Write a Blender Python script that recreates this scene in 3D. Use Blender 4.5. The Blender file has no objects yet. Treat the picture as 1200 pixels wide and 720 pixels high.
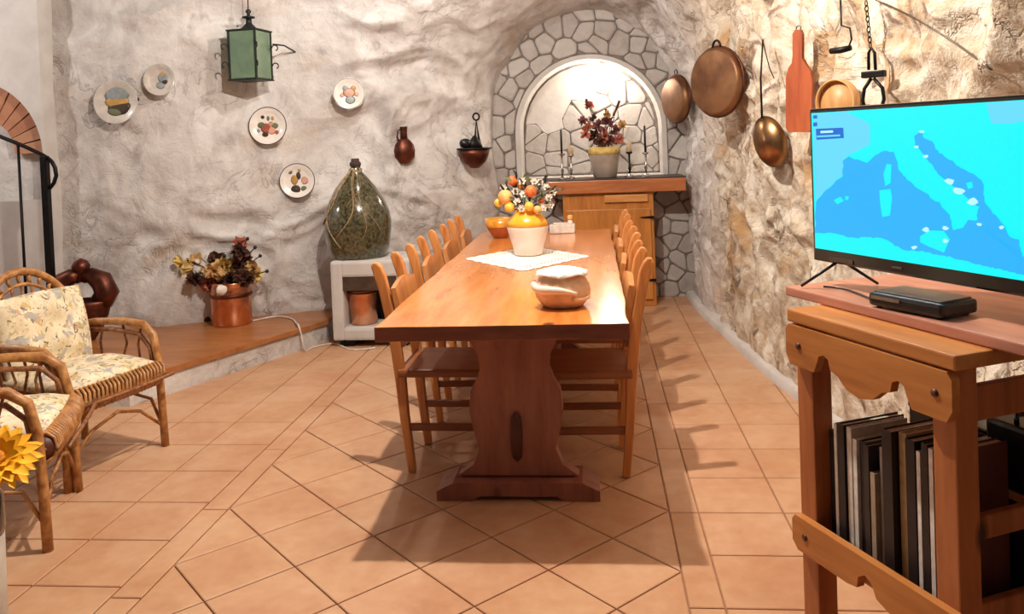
import bpy, bmesh, math, random
import numpy as np
from mathutils import Vector, Matrix, noise
from mathutils.bvhtree import BVHTree
from mathutils.geometry import tessellate_polygon
random.seed(7)
SC = bpy.context.scene
COL = SC.collection
PI = math.pi

# ------------------------------------------------------------------ camera
F_PX, YAW, PITCH, ROLL, CY, CAM_H = 953.4, 0.09795, 0.02422, 0.03865, 186.8, 1.396
def cam_axes():
    f = Vector((-math.sin(YAW), math.cos(YAW), 0)); r = Vector((math.cos(YAW), math.sin(YAW), 0)); u = Vector((0, 0, 1))
    w = f*math.cos(PITCH) - u*math.sin(PITCH); u2 = u*math.cos(PITCH) + f*math.sin(PITCH)
    return r*math.cos(ROLL) - u2*math.sin(ROLL), u2*math.cos(ROLL) + r*math.sin(ROLL), w
CR, CU, CW = cam_axes()
EYE = Vector((0, 0, CAM_H))
cam_data = bpy.data.cameras.new('camera'); cam = bpy.data.objects.new('camera', cam_data); COL.objects.link(cam)
cam.matrix_world = Matrix(((CR.x, CU.x, -CW.x, 0), (CR.y, CU.y, -CW.y, 0), (CR.z, CU.z, -CW.z, CAM_H), (0, 0, 0, 1)))
cam_data.sensor_fit = 'HORIZONTAL'; cam_data.sensor_width = 36; cam_data.lens = 36*F_PX/1200
cam_data.shift_y = (CY - 360)/1200; cam_data.clip_start = 0.05
SC.camera = cam
def ray(x, y): return CW + CR*((x-600)/F_PX) - CU*((y-CY)/F_PX)
def on_z(x, y, z=0.0): d = ray(x, y); return EYE + d*((z-CAM_H)/d.z)
def on_y(x, y, Y): d = ray(x, y); return EYE + d*(Y/d.y)
def to_px(p):
    d = Vector(p) - EYE; k = d.dot(CW)
    return (600 + F_PX*d.dot(CR)/k, CY - F_PX*d.dot(CU)/k, k)

# ------------------------------------------------------------------ world, lights, exposure
SC.view_settings.view_transform = 'Standard'; SC.view_settings.look = 'None'
SC.view_settings.gamma = 1.0; SC.view_settings.use_curve_mapping = False
SC.view_settings.exposure = 0.78
world = bpy.data.worlds.new('world'); SC.world = world; world.use_nodes = True
world.node_tree.nodes['Background'].inputs[0].default_value = (1.0, 0.97, 0.95, 1)
world.node_tree.nodes['Background'].inputs[1].default_value = 0.03
def point(name, loc, power, color, size):
    l = bpy.data.lights.new(name, 'POINT'); l.energy = power; l.color = color; l.shadow_soft_size = size
    o = bpy.data.objects.new(name, l); COL.objects.link(o); o.location = loc; return o
WARM = (1.0, 0.91, 0.80)
point('chandelier_light', (-0.53, 3.0, 2.93), 165, WARM, 0.03)
point('chandelier_light', (-0.07, 3.02, 2.93), 16, WARM, 0.03)
point('ceiling_light', (-1.25, 5.0, 2.62), 22, (1.0, 0.93, 0.86), 0.035)
point('added_stair_light', (-4.75, 4.1, 2.55), 36, (1.0, 0.95, 0.90), 0.04)  # added light, out of view, to brighten the left wall and pier
point('niche_light', (0.13, 7.17, 1.94), 10, (1.0, 0.87, 0.72), 0.03)

# ------------------------------------------------------------------ materials
def lin(c): return tuple(((v/255)/12.92 if v <= 10 else (((v/255)+0.055)/1.055)**2.4) for v in c) + (1,)
class NT:
    def __init__(s, name):
        s.m = bpy.data.materials.new(name); s.m.use_nodes = True; s.t = s.m.node_tree; s.n = s.t.nodes; s.b = s.n['Principled BSDF']
    def add(s, kind, **kw):
        n = s.n.new(kind)
        for k, v in kw.items(): setattr(n, k, v)
        return n
    def ln(s, a, b): s.t.links.new(a, b)
    def coords(s, scale=(1, 1, 1), src='Object', rot=(0, 0, 0)):
        tc = s.add('ShaderNodeTexCoord'); mp = s.add('ShaderNodeMapping'); s.ln(tc.outputs[src], mp.inputs[0])
        mp.inputs['Scale'].default_value = scale; mp.inputs['Rotation'].default_value = rot; return mp.outputs[0]
    def noise(s, vec, scale, detail=4, rough=0.55, dist=0.0):
        n = s.add('ShaderNodeTexNoise'); s.ln(vec, n.inputs['Vector']); n.inputs['Scale'].default_value = scale
        n.inputs['Detail'].default_value = detail; n.inputs['Roughness'].default_value = rough; n.inputs['Distortion'].default_value = dist
        return n.outputs['Fac']
    def ramp(s, fac, stops, interp='LINEAR'):
        r = s.add('ShaderNodeValToRGB'); s.ln(fac, r.inputs[0]); e = r.color_ramp.elements; r.color_ramp.interpolation = interp
        while len(e) < len(stops): e.new(0.5)
        for el, (p, c) in zip(e, stops): el.position = p; el.color = lin(c) if len(c) == 3 else c
        return r.outputs[0]
    def mix(s, fac, a, b, mode='MIX'):
        m = s.add('ShaderNodeMix', data_type='RGBA', blend_type=mode)
        for sock, v in ((m.inputs[0], fac), (m.inputs[6], a), (m.inputs[7], b)):
            if hasattr(v, 'is_output'): s.ln(v, sock)
            elif isinstance(v, (int, float)): sock.default_value = v
            else: sock.default_value = lin(v)
        return m.outputs[2]
    def bump(s, h, strength, dist=0.02):
        b = s.add('ShaderNodeBump'); s.ln(h, b.inputs['Height']); b.inputs['Strength'].default_value = strength; b.inputs['Distance'].default_value = dist
        s.ln(b.outputs[0], s.b.inputs['Normal'])
    def fin(s, color, rough=0.6, metal=0.0, spec=None, coat=0.0):
        if hasattr(color, 'is_output'): s.ln(color, s.b.inputs['Base Color'])
        else: s.b.inputs['Base Color'].default_value = lin(color)
        s.b.inputs['Roughness'].default_value = rough; s.b.inputs['Metallic'].default_value = metal
        if spec is not None: s.b.inputs['Specular IOR Level'].default_value = spec
        s.b.inputs['Coat Weight'].default_value = coat; s.b.inputs['Coat Roughness'].default_value = 0.12
        return s.m
def plain(name, c, c2=None, rough=0.6, metal=0.0, scale=20, bump=0.0, coat=0.0, spec=None, bscale=None):
    t = NT(name); v = t.coords()
    c2 = c2 or tuple(max(0, int(k*0.86)) for k in c)
    f = t.noise(v, scale, 4); col = t.ramp(f, [(0.35, c2), (0.65, c)])
    if bump: t.bump(t.noise(v, bscale or scale*2, 3), bump, 0.01)
    return t.fin(col, rough, metal, spec, coat)
def wood(name, cols, axis=0, rough=0.35, coat=0.0, grain=18, knots=True):
    t = NT(name); sc = [grain]*3; sc[axis] = 1.3; v = t.coords(tuple(sc)); vo = t.coords()
    f = t.noise(v, 1.0, 5, 0.6, 0.6); g = t.noise(v, 4.0, 3)
    col = t.ramp(f, [(0.3, cols[0]), (0.5, cols[1]), (0.72, cols[2])])
    col = t.mix(0.35, col, t.ramp(g, [(0.3, cols[0]), (0.7, cols[2])]), 'MIX')
    if knots:
        k = t.add('ShaderNodeTexVoronoi'); ks = [5.0]*3; ks[axis] = 2.6; t.ln(t.coords(tuple(ks)), k.inputs['Vector']); k.inputs['Scale'].default_value = 1.0
        kf = t.ramp(k.outputs['Distance'], [(0.05, (255, 255, 255)), (0.13, (0, 0, 0))])
        col = t.mix(kf, col, tuple(int(q*0.45) for q in cols[0]))
    t.bump(f, 0.12, 0.004)
    return t.fin(col, rough, 0, None, coat)
def rock(name, stops, patch, scale, bump, warp=1.2, pscale=1.4, fine=9, other=None):
    t = NT(name); v = t.coords(); a = t.noise(v, scale, 8, 0.62, warp); b = t.noise(v, fine, 6, 0.65, 0.4); p = t.noise(v, pscale, 5, 0.6, 0.8)
    col = t.ramp(a, stops)
    for lo, hi, c in patch: col = t.mix(t.ramp(p, [(lo, (0, 0, 0)), (hi, (255, 255, 255))]), col, c); p = t.noise(v, pscale*1.7+hi, 5, 0.6, 1.0)
    col = t.mix(0.16, col, t.ramp(b, [(0.3, tuple(int(k*0.72) for k in stops[0][1])), (0.7, stops[-1][1])]), 'MIX')
    if other:
        sep = t.add('ShaderNodeSeparateXYZ'); t.ln(v, sep.inputs[0]); m1 = t.add('ShaderNodeMath', operation='MULTIPLY_ADD'); t.ln(sep.outputs[1], m1.inputs[0]); m1.inputs[1].default_value = -0.4
        m2 = t.add('ShaderNodeMath', operation='MULTIPLY_ADD'); t.ln(t.noise(v, 2.2, 4), m2.inputs[0]); m2.inputs[1].default_value = 0.8; t.ln(sep.outputs[0], m2.inputs[2])
        t.ln(m2.outputs[0], m1.inputs[2]); off = t.add('ShaderNodeMath', operation='ADD'); t.ln(m1.outputs[0], off.inputs[0]); off.inputs[1].default_value = 2.12-0.4
        oc_ = t.ramp(t.noise(v, 1.9, 8, 0.62, 1.2), other); col = t.mix(t.ramp(off.outputs[0], [(0.35, (0, 0, 0)), (0.8, (255, 255, 255))]), oc_, col)
    cr = t.noise(v, 2.6, 5, 0.6, 1.5); sb_ = t.add('ShaderNodeMath', operation='SUBTRACT'); t.ln(cr, sb_.inputs[0]); sb_.inputs[1].default_value = 0.5
    ab = t.add('ShaderNodeMath', operation='ABSOLUTE'); t.ln(sb_.outputs[0], ab.inputs[0])
    gate = t.ramp(t.noise(v, 1.3, 3, 0.5), [(0.45, (0, 0, 0)), (0.6, (255, 255, 255))])
    line = t.ramp(ab.outputs[0], [(0.0, (255, 255, 255)), (0.022, (0, 0, 0))]); crack = t.mix(1.0, line, gate, 'MULTIPLY')
    fk = t.mix(1.0, crack, (150, 150, 150), 'MULTIPLY'); col = t.mix(fk, col, tuple(int(k*0.55) for k in stops[0][1]))
    h0 = t.add('ShaderNodeMath', operation='MULTIPLY_ADD'); t.ln(crack, h0.inputs[0]); h0.inputs[1].default_value = -0.5; t.ln(b, h0.inputs[2]); b = h0.outputs[0]
    h = t.add('ShaderNodeMath', operation='ADD'); t.ln(b, h.inputs[0]); t.ln(t.noise(v, 3.4, 7, 0.6, 1.0), h.inputs[1])
    t.bump(h.outputs[0], bump, 0.05)
    return t.fin(col, 0.85, 0, 0.25)

M = {}
M['rock_grey'] = rock('rock_grey', [(0.28, (166, 156, 152)), (0.46, (202, 196, 193)), (0.62, (226, 223, 221))], [(0.58, 0.76, (190, 170, 150)), (0.62, 0.80, (160, 151, 150))], 1.9, 0.42)
M['rock_tan'] = rock('rock_tan', [(0.3, (160, 134, 106)), (0.46, (212, 196, 174)), (0.60, (236, 227, 212))], [(0.54, 0.66, (190, 148, 98)), (0.57, 0.66, (128, 102, 86))], 4.2, 0.6, 1.8, 2.4, 12, [(0.28, (166, 156, 152)), (0.46, (202, 196, 193)), (0.62, (226, 223, 221))])
M['plaster'] = plain('plaster', (207, 203, 200), (193, 188, 184), 0.85, scale=5, bump=0.25, bscale=14)
M['grout'] = plain('grout', (170, 126, 98), (150, 108, 82), 0.9, scale=40, bump=0.2)
M['mortar'] = plain('mortar', (135, 126, 120), (113, 104, 100), 0.9, scale=22, bump=0.4)
M['iron'] = plain('iron', (28, 25, 26), (18, 16, 18), 0.45, 0.6, scale=30, bump=0.1)
M['white_plastic'] = plain('white_plastic', (228, 220, 212), None, 0.5)
def tile_mat():
    t = NT('terracotta'); v = t.coords(); oi = t.add('ShaderNodeObjectInfo'); g = t.add('ShaderNodeNewGeometry')
    f = t.noise(g.outputs['Position'], 3.0, 6, 0.6, 0.5); f2 = t.noise(g.outputs['Position'], 16, 4)
    col = t.ramp(f, [(0.32, (182, 132, 98)), (0.5, (197, 154, 119)), (0.68, (207, 170, 138))])
    col = t.mix(0.3, col, t.ramp(oi.outputs['Random'], [(0.0, (182, 131, 95)), (0.35, (201, 156, 117)), (0.7, (196, 147, 117)), (1.0, (209, 174, 141))]))
    col = t.mix(0.15, col, t.ramp(f2, [(0.35, (168, 112, 80)), (0.65, (209, 168, 138))]))
    t.bump(f2, 0.06, 0.01)
    return t.fin(col, 0.42, 0, 0.22)
M['tile'] = tile_mat()
def stone_mat(name, a, b, c):
    t = NT(name); oi = t.add('ShaderNodeObjectInfo'); v = t.coords(); f = t.noise(v, 9, 6, 0.65, 0.4)
    col = t.ramp(oi.outputs['Random'], [(0, a), (0.5, b), (1, c)]); col = t.mix(0.4, col, t.ramp(f, [(0.3, tuple(int(k*0.8) for k in a)), (0.7, c)]))
    t.bump(f, 0.5, 0.02); return t.fin(col, 0.85, 0, 0.2)
M['stone'] = stone_mat('stone', (172, 163, 158), (187, 180, 174), (199, 194, 190))
M['brick'] = stone_mat('brick', (176, 118, 92), (192, 134, 104), (198, 152, 122))
M['dark_stone'] = rock('dark_stone', [(0.3, (96, 82, 74)), (0.5, (140, 126, 116)), (0.65, (176, 164, 154))], [(0.5, 0.7, (84, 72, 66))], 6, 0.8)
PINE = [(160, 88, 40), (206, 128, 66), (228, 156, 92)]
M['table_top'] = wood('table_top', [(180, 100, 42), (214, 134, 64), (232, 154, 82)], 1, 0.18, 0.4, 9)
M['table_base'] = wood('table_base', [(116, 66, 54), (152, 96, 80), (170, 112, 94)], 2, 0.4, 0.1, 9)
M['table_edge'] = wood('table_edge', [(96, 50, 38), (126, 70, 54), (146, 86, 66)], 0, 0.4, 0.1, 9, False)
M['tenon'] = wood('tenon', [(60, 26, 18), (84, 38, 26), (100, 50, 34)], 2, 0.45, 0, 12, False)
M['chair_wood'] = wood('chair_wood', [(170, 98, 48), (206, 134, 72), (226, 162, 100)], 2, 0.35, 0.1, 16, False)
M['chair_wood_shaded'] = wood('chair_wood_shaded', [(110, 60, 34), (140, 82, 48), (158, 100, 62)], 0, 0.45, 0.05, 14, False)  # chair wood with the shade under the table put into its colour
M['pine'] = wood('pine', [(158, 94, 36), (196, 124, 54), (210, 142, 70)], 2, 0.4, 0.1, 10)
M['pine_light'] = wood('pine_light', [(178, 110, 52), (208, 140, 74), (222, 162, 96)], 0, 0.4, 0.1, 10, False)
M['shelf_wood'] = wood('shelf_wood', [(140, 76, 40), (184, 108, 60), (204, 132, 80)], 0, 0.4, 0.1, 10)
M['stand_wood'] = wood('stand_wood', [(150, 88, 38), (190, 118, 56), (208, 140, 74)], 0, 0.42, 0.05, 10)
M['stand_post'] = wood('stand_post', [(140, 78, 40), (178, 104, 58), (198, 124, 74)], 2, 0.42, 0.05, 10)
M['tv_board'] = wood('tv_board', [(160, 98, 78), (196, 132, 108), (210, 150, 126)], 0, 0.4, 0.1, 8, False)
M['ledge_wood'] = wood('ledge_wood', [(130, 76, 38), (168, 106, 58), (188, 126, 74)], 0, 0.35, 0.15, 6, False)
M['red_wood'] = wood('red_wood', [(128, 58, 28), (166, 80, 42), (184, 98, 56)], 2, 0.4, 0.1, 12, False)
M['light_wood'] = wood('light_wood', [(176, 126, 74), (210, 160, 104), (226, 182, 130)], 2, 0.45, 0, 12, False)
M['black_top'] = plain('black_top', (52, 36, 32), None, 0.5)
M['copper'] = plain('copper', (236, 176, 140), (206, 134, 98), 0.26, 1.0, scale=7)
M['copper_dark'] = plain('copper_dark', (120, 66, 48), (74, 40, 32), 0.42, 0.8, scale=9, bump=0.1)
M['copper_old'] = plain('copper_old', (140, 100, 68), (98, 64, 42), 0.45, 0.7, scale=6)
M['brass_old'] = plain('brass_old', (160, 122, 84), (112, 80, 54), 0.28, 0.95, scale=8)
M['rattan'] = plain('rattan', (196, 142, 84), (146, 92, 46), 0.45, scale=30, bump=0.25, coat=0.1)
M['rattan_dark'] = plain('rattan_dark', (164, 108, 64), (104, 60, 34), 0.5, scale=40, bump=0.25)
M['silver'] = plain('silver', (216, 210, 204), (150, 146, 144), 0.2, 1.0)
M['wax'] = plain('wax', (222, 196, 160), None, 0.5)
M['black_wax'] = plain('black_wax', (30, 24, 26), None, 0.4)
M['black'] = plain('black', (20, 19, 22), (12, 12, 14), 0.35, coat=0.1)
M['black_gloss'] = plain('black_gloss', (30, 28, 30), (22, 20, 22), 0.15, coat=0.5)
M['steel'] = plain('steel', (120, 112, 108), None, 0.3, 0.9)
M['cream'] = plain('cream', (238, 222, 208), (226, 206, 190), 0.3, scale=6, coat=0.3)
M['glaze_yellow'] = plain('glaze_yellow', (246, 192, 60), (232, 162, 40), 0.2, scale=9, coat=0.5)
M['lace'] = plain('lace', (250, 247, 242), (232, 226, 218), 0.9, scale=60, bump=0.6, bscale=90)
M['basket'] = plain('basket', (232, 196, 164), (204, 160, 128), 0.6, scale=14, bump=0.4)
M['terracotta_bowl'] = plain('terracotta_bowl', (182, 100, 60), None, 0.35, coat=0.2)
M['ochre_band'] = plain('ochre_band', (226, 156, 40), None, 0.3, coat=0.3)
M['orange_fruit'] = plain('orange_fruit', (236, 132, 72), (220, 104, 48), 0.5, scale=40, bump=0.2)
M['yellow_fruit'] = plain('yellow_fruit', (250, 200, 84), (240, 170, 60), 0.5, scale=40, bump=0.2)
M['peach'] = plain('peach', (248, 190, 120), (240, 160, 90), 0.55, scale=20)
M['white_flower'] = plain('white_flower', (244, 238, 226), None, 0.7)
M['leaf_dark'] = plain('leaf_dark', (52, 58, 48), (30, 34, 36), 0.5, scale=20)
M['leaf_green'] = plain('leaf_green', (124, 132, 90), (84, 94, 66), 0.6, scale=20)
M['dried_plum'] = plain('dried_plum', (140, 82, 84), (96, 50, 56), 0.8, scale=30)
M['dried_rose'] = plain('dried_rose', (204, 128, 104), (170, 96, 80), 0.8, scale=30)
M['dried_brown'] = plain('dried_brown', (98, 58, 42), (60, 34, 26), 0.8, scale=30)
M['dried_tan'] = plain('dried_tan', (224, 190, 134), (186, 142, 90), 0.8, scale=30)
M['dried_yellow'] = plain('dried_yellow', (230, 204, 128), (196, 162, 88), 0.8, scale=30)
M['stoneware'] = plain('stoneware', (178, 164, 150), (154, 140, 128), 0.35, scale=8, coat=0.2)
M['sunflower'] = plain('sunflower', (255, 206, 44), (250, 176, 22), 0.6, scale=16)
M['sun_heart'] = plain('sun_heart', (226, 150, 30), (190, 116, 20), 0.8, scale=60, bump=0.6)
M['porcelain'] = plain('porcelain', (240, 234, 228), (230, 222, 216), 0.2, coat=0.4)
M['porcelain_grey'] = plain('porcelain_grey', (206, 198, 190), (188, 180, 172), 0.35, coat=0.2)
M['motif_red'] = plain('motif_red', (176, 92, 80), None, 0.4)
M['motif_green'] = plain('motif_green', (112, 118, 84), None, 0.4)
M['motif_dark'] = plain('motif_dark', (70, 56, 46), None, 0.4)
M['motif_ochre'] = plain('motif_ochre', (200, 156, 84), None, 0.4)
M['motif_pink'] = plain('motif_pink', (218, 164, 140), None, 0.4)
M['motif_blue'] = plain('motif_blue', (150, 158, 160), None, 0.4)
M['straw'] = plain('straw', (176, 152, 116), (130, 104, 74), 0.8, scale=50)
M['cork'] = plain('cork', (70, 50, 42), None, 0.8)
M['paper'] = plain('paper', (226, 214, 196), (200, 186, 166), 0.8, scale=60)
M['lantern_metal'] = plain('lantern_metal', (44, 50, 46), (28, 32, 32), 0.5, 0.5, scale=30)
def glassy(name, c, rough, trans, c2=None, scale=8):
    t = NT(name); v = t.coords(); col = t.ramp(t.noise(v, scale, 5, 0.6, 0.5), [(0.35, c2 or c), (0.65, c)])
    m = t.fin(col, rough, 0, 0.6, 0.6); t.b.inputs['Transmission Weight'].default_value = trans; return m
M['lantern_glass'] = glassy('lantern_glass', (138, 168, 130), 0.35, 0.35, (100, 132, 104), 5)
M['demijohn_glass'] = glassy('demijohn_glass', (112, 106, 76), 0.14, 0.2, (40, 40, 28), 46)
def floral():
    t = NT('floral_cloth'); v = t.coords(); w = t.noise(v, 14, 3); col = t.ramp(w, [(0.35, (214, 196, 160)), (0.65, (238, 226, 200))])
    for sc, c, lo, hi in ((22, (160, 156, 132), 0.57, 0.65), (27, (206, 164, 144), 0.60, 0.66), (31, (200, 178, 120), 0.58, 0.65), (38, (124, 112, 98), 0.62, 0.67), (18, (178, 174, 170), 0.57, 0.67)):
        col = t.mix(t.ramp(t.noise(v, sc, 2, 0.5, 0.6), [(lo, (0, 0, 0)), (hi, (255, 255, 255))]), col, c)
    t.bump(t.noise(v, 9, 3), 0.35, 0.02); return t.fin(col, 0.9, 0, 0.1)
M['floral'] = floral()
def emit(name, c, k):
    t = NT(name); t.b.inputs['Base Color'].default_value = (0, 0, 0, 1); t.b.inputs['Emission Color'].default_value = lin(c); t.b.inputs['Emission Strength'].default_value = k
    t.b.inputs['Roughness'].default_value = 0.3; return t.m
EK = 0.98/2**SC.view_settings.exposure
M['scr_land'] = emit('screen_land', (0, 252, 255), EK); M['scr_sea'] = emit('screen_sea', (40, 184, 255), EK); M['scr_pale'] = emit('screen_pale', (104, 224, 255), EK)
M['scr_deep'] = emit('screen_deep', (12, 110, 214), EK); M['scr_white'] = emit('screen_white', (190, 250, 255), EK)
M['bulb'] = emit('bulb', (255, 226, 186), 12)

# ------------------------------------------------------------------ mesh helpers
class MB:
    def __init__(s): s.v = []; s.f = []; s.sm = []
    def raw(s, vs, fs, smooth=False):
        o = len(s.v); s.v += [Vector(p) for p in vs]; s.f += [tuple(i+o for i in f) for f in fs]; s.sm += [smooth]*len(fs); return s
    def box(s, c, d, rz=0.0, ch=0.0):
        hx, hy, hz = d[0]/2, d[1]/2, d[2]/2
        bm = bmesh.new(); bmesh.ops.create_cube(bm, size=1)
        for v in bm.verts: v.co = Vector((v.co.x*d[0], v.co.y*d[1], v.co.z*d[2]))
        if ch: bmesh.ops.bevel(bm, geom=bm.edges[:], offset=min(ch, min(d)*0.45), segments=2, affect='EDGES', profile=0.6)
        R = Matrix.Rotation(rz, 4, 'Z'); bm.verts.index_update()
        s.raw([R @ v.co + Vector(c) for v in bm.verts], [[v.index for v in f.verts] for f in bm.faces]); bm.free(); return s
    def lathe(s, prof, seg=24, c=(0, 0, 0), smooth=True, sx=1.0, sy=1.0, lump=0.0, ring=False):
        if ring: prof = list(prof)+[prof[0]]
        vs = []; n = len(prof)
        for r, z in prof:
            for k in range(seg):
                a = 2*PI*k/seg; rr = r
                if lump: rr *= 1 + lump*noise.noise(Vector((math.cos(a)*2, math.sin(a)*2, z*14)))
                vs.append((c[0]+rr*math.cos(a)*sx, c[1]+rr*math.sin(a)*sy, c[2]+z))
        fs = [(i*seg+k, i*seg+(k+1) % seg, (i+1)*seg+(k+1) % seg, (i+1)*seg+k) for i in range(n-1) for k in range(seg)]
        if prof[0][0] > 1e-5 and not ring: fs.append(tuple(range(seg-1, -1, -1)))
        if prof[-1][0] > 1e-5 and not ring: fs.append(tuple((n-1)*seg+k for k in range(seg)))
        return s.raw(vs, fs, smooth)
    def tube(s, pts, r, seg=8, closed=False, smooth=True):
        pts = [Vector(p) for p in pts]; n = len(pts); rr = r if isinstance(r, (list, tuple)) else [r]*n
        vs = []; up = None
        for i, p in enumerate(pts):
            a = pts[i-1] if (i or closed) else p; b = pts[(i+1) % n] if (i < n-1 or closed) else p
            t = (b-a).normalized() if (b-a).length > 1e-9 else Vector((0, 0, 1))
            if up is None: up = t.orthogonal().normalized()
            up = (up - t*up.dot(t)); up = up.normalized() if up.length > 1e-6 else t.orthogonal().normalized()
            w = t.cross(up)
            for k in range(seg):
                q = 2*PI*k/seg; vs.append(p + (up*math.cos(q)+w*math.sin(q))*rr[i])
        m = n if closed else n-1
        fs = [(i*seg+k, i*seg+(k+1) % seg, ((i+1) % n)*seg+(k+1) % seg, ((i+1) % n)*seg+k) for i in range(m) for k in range(seg)]
        if not closed: fs += [tuple(range(seg-1, -1, -1)), tuple((n-1)*seg+k for k in range(seg))]
        return s.raw(vs, fs, smooth)
    def prism(s, poly, o, ex, ey, depth, smooth=False):
        """2-D outline in the plane o+ex*u+ey*v, thickness depth along ex x ey"""
        ex, ey, o = Vector(ex), Vector(ey), Vector(o); nz = ex.cross(ey).normalized()*depth; n = len(poly)
        a = [o+ex*u+ey*v for u, v in poly]; b = [p+nz for p in a]
        tris = tessellate_polygon([[Vector((u, v, 0)) for u, v in poly]])
        fs = [tuple(t) for t in tris] + [tuple(i+n for i in t) for t in tris] + [(i, (i+1) % n, (i+1) % n+n, i+n) for i in range(n)]
        return s.raw(a+b, fs, smooth)
    def ball(s, c, r, seg=10, sx=1, sy=1, sz=1, lump=0.0):
        n = max(4, seg//2); return s.lathe([(max(1e-6, r*math.sin(PI*i/n)), -r*sz*math.cos(PI*i/n)) for i in range(n+1)], seg, c, True, sx, sy, lump)
    def leaf(s, base, d, nrm, L, W, curl=0.15):
        d = Vector(d).normalized(); nrm = Vector(nrm); w = d.cross(nrm).normalized() if d.cross(nrm).length > 1e-5 else d.orthogonal().normalized(); up = w.cross(d)
        base = Vector(base); vs = []; st = [(0, 0.1), (0.3, 0.85), (0.6, 1.0), (0.85, 0.55), (1, 0.04)]
        for t, k in st:
            p = base + d*(L*t) - up*(curl*L*t*t); vs += [p - w*(W/2*k) + up*0.1*W*k, p - up*0.002, p + w*(W/2*k) + up*0.1*W*k]
        fs = []
        for i in range(len(st)-1):
            for j in range(2): a = i*3+j; fs.append((a, a+1, a+4, a+3))
        return s.raw(vs, fs, True)
    def build(s, name, mat, parent=None, kind=None):
        me = bpy.data.meshes.new(name); me.from_pydata([tuple(v) for v in s.v], [], s.f); me.update()
        bm = bmesh.new(); bm.from_mesh(me); bmesh.ops.recalc_face_normals(bm, faces=bm.faces[:]); bm.to_mesh(me); bm.free()
        me.polygons.foreach_set('use_smooth', s.sm); me.materials.append(M[mat])
        o = bpy.data.objects.new(name, me); COL.objects.link(o)
        if parent: o.parent = parent
        if kind: o['kind'] = kind
        return o
def tag(o, label, cat, group=None):
    o['label'] = label; o['category'] = cat
    if group: o['group'] = group
    return o
def thing(name, label, cat, loc=(0, 0, 0), rz=0.0, group=None, basis=None):
    o = bpy.data.objects.new(name, None); COL.objects.link(o); o.empty_display_size = 0.05
    if basis is not None:
        ex, ey, ez = basis; o.matrix_world = Matrix(((ex.x, ey.x, ez.x, loc[0]), (ex.y, ey.y, ez.y, loc[1]), (ex.z, ey.z, ez.z, loc[2]), (0, 0, 0, 1)))
    else: o.location = loc; o.rotation_euler = (0, 0, rz)
    return tag(o, label, cat, group)
def copy_tree(o, parent=None):
    c = o.copy(); COL.objects.link(c)
    if parent: c.parent = parent
    for ch in [x for x in bpy.data.objects if x.parent == o]: copy_tree(ch, c)
    return c
def wall_basis(n, lean=0.0):
    """hung things: local x to the right along the wall, y = outwards, z = up"""
    n = Vector((n[0], n[1], 0)).normalized(); n = (n*math.cos(lean) + Vector((0, 0, 1))*math.sin(lean)).normalized()
    x = n.cross(Vector((0, 0, 1))).normalized()*1.0; x = Vector((0, 0, 1)).cross(n).normalized()*-1.0
    z = x.cross(n).normalized(); return (x, n, z)
def arc(cx, cy, r, a0, a1, n, ry=None): return [(cx+r*math.cos(a0+(a1-a0)*i/n), cy+(ry or r)*math.sin(a0+(a1-a0)*i/n)) for i in range(n+1)]
def crom(P, n):
    P = np.array(P, float); m = len(P); d = np.r_[0, np.cumsum(np.linalg.norm(np.diff(P[:, :2], axis=0), axis=1))]; out = []
    for t in np.linspace(0, d[-1], n):
        i = min(max(int(np.searchsorted(d, t, 'right'))-1, 0), m-2); u = (t-d[i])/(d[i+1]-d[i])
        p0, p1, p2, p3 = P[max(i-1, 0)], P[i], P[i+1], P[min(i+2, m-1)]
        m1 = (p2-p0)/2; m2 = (p3-p1)/2
        out.append((2*u**3-3*u**2+1)*p1+(u**3-2*u**2+u)*m1+(-2*u**3+3*u**2)*p2+(u**3-u**2)*m2)
    return np.array(out)

# ------------------------------------------------------------------ the cave walls and vault
def crag_noise(p, k):
    q = p + Vector((noise.noise(p*2.0), noise.noise(p*2.0+Vector((9, 2, 4))), noise.noise(p*2.0+Vector((3, 7, 1)))))*0.22
    a = noise.fractal(p*0.9, 1.0, 2.0, 2)*0.07
    b = (1-abs(noise.noise(q*Vector((3.0, 3.0, 2.4)))*2.2))*0.060
    c = (1-abs(noise.noise(q*Vector((7.5, 7.5, 6.0)))*2.2))*0.030
    d = noise.fractal(q*17, 1.0, 2.0, 2)*0.012
    t = min(1.0, max(0.0, (0.5-p.x)/0.35))
    return (a+b+c+d-0.05)*k*(1-t) + (rock_noise(p, 1.0)*t if t > 0 else 0)
def rock_noise(p, k):
    a = noise.fractal(p*0.8, 1.0, 2.0, 2)*0.10
    q = p + Vector((noise.noise(p*1.5), noise.noise(p*1.5+Vector((9, 2, 4))), noise.noise(p*1.5+Vector((3, 7, 1)))))*0.4
    m = min(1.0, max(0.15, 0.6+1.3*noise.noise(p*0.9+Vector((4, 4, 4)))))
    b = (1-abs(noise.noise(q*Vector((1.6, 1.6, 2.6)))*2.0))*0.060*m
    c = (1-abs(noise.noise(q*Vector((4.2, 4.2, 6.5)))*2.2))*0.022*m
    d = noise.fractal(q*11, 1.0, 2.0, 2)*0.008*m
    return (a+b+c+d-0.05)*k
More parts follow.
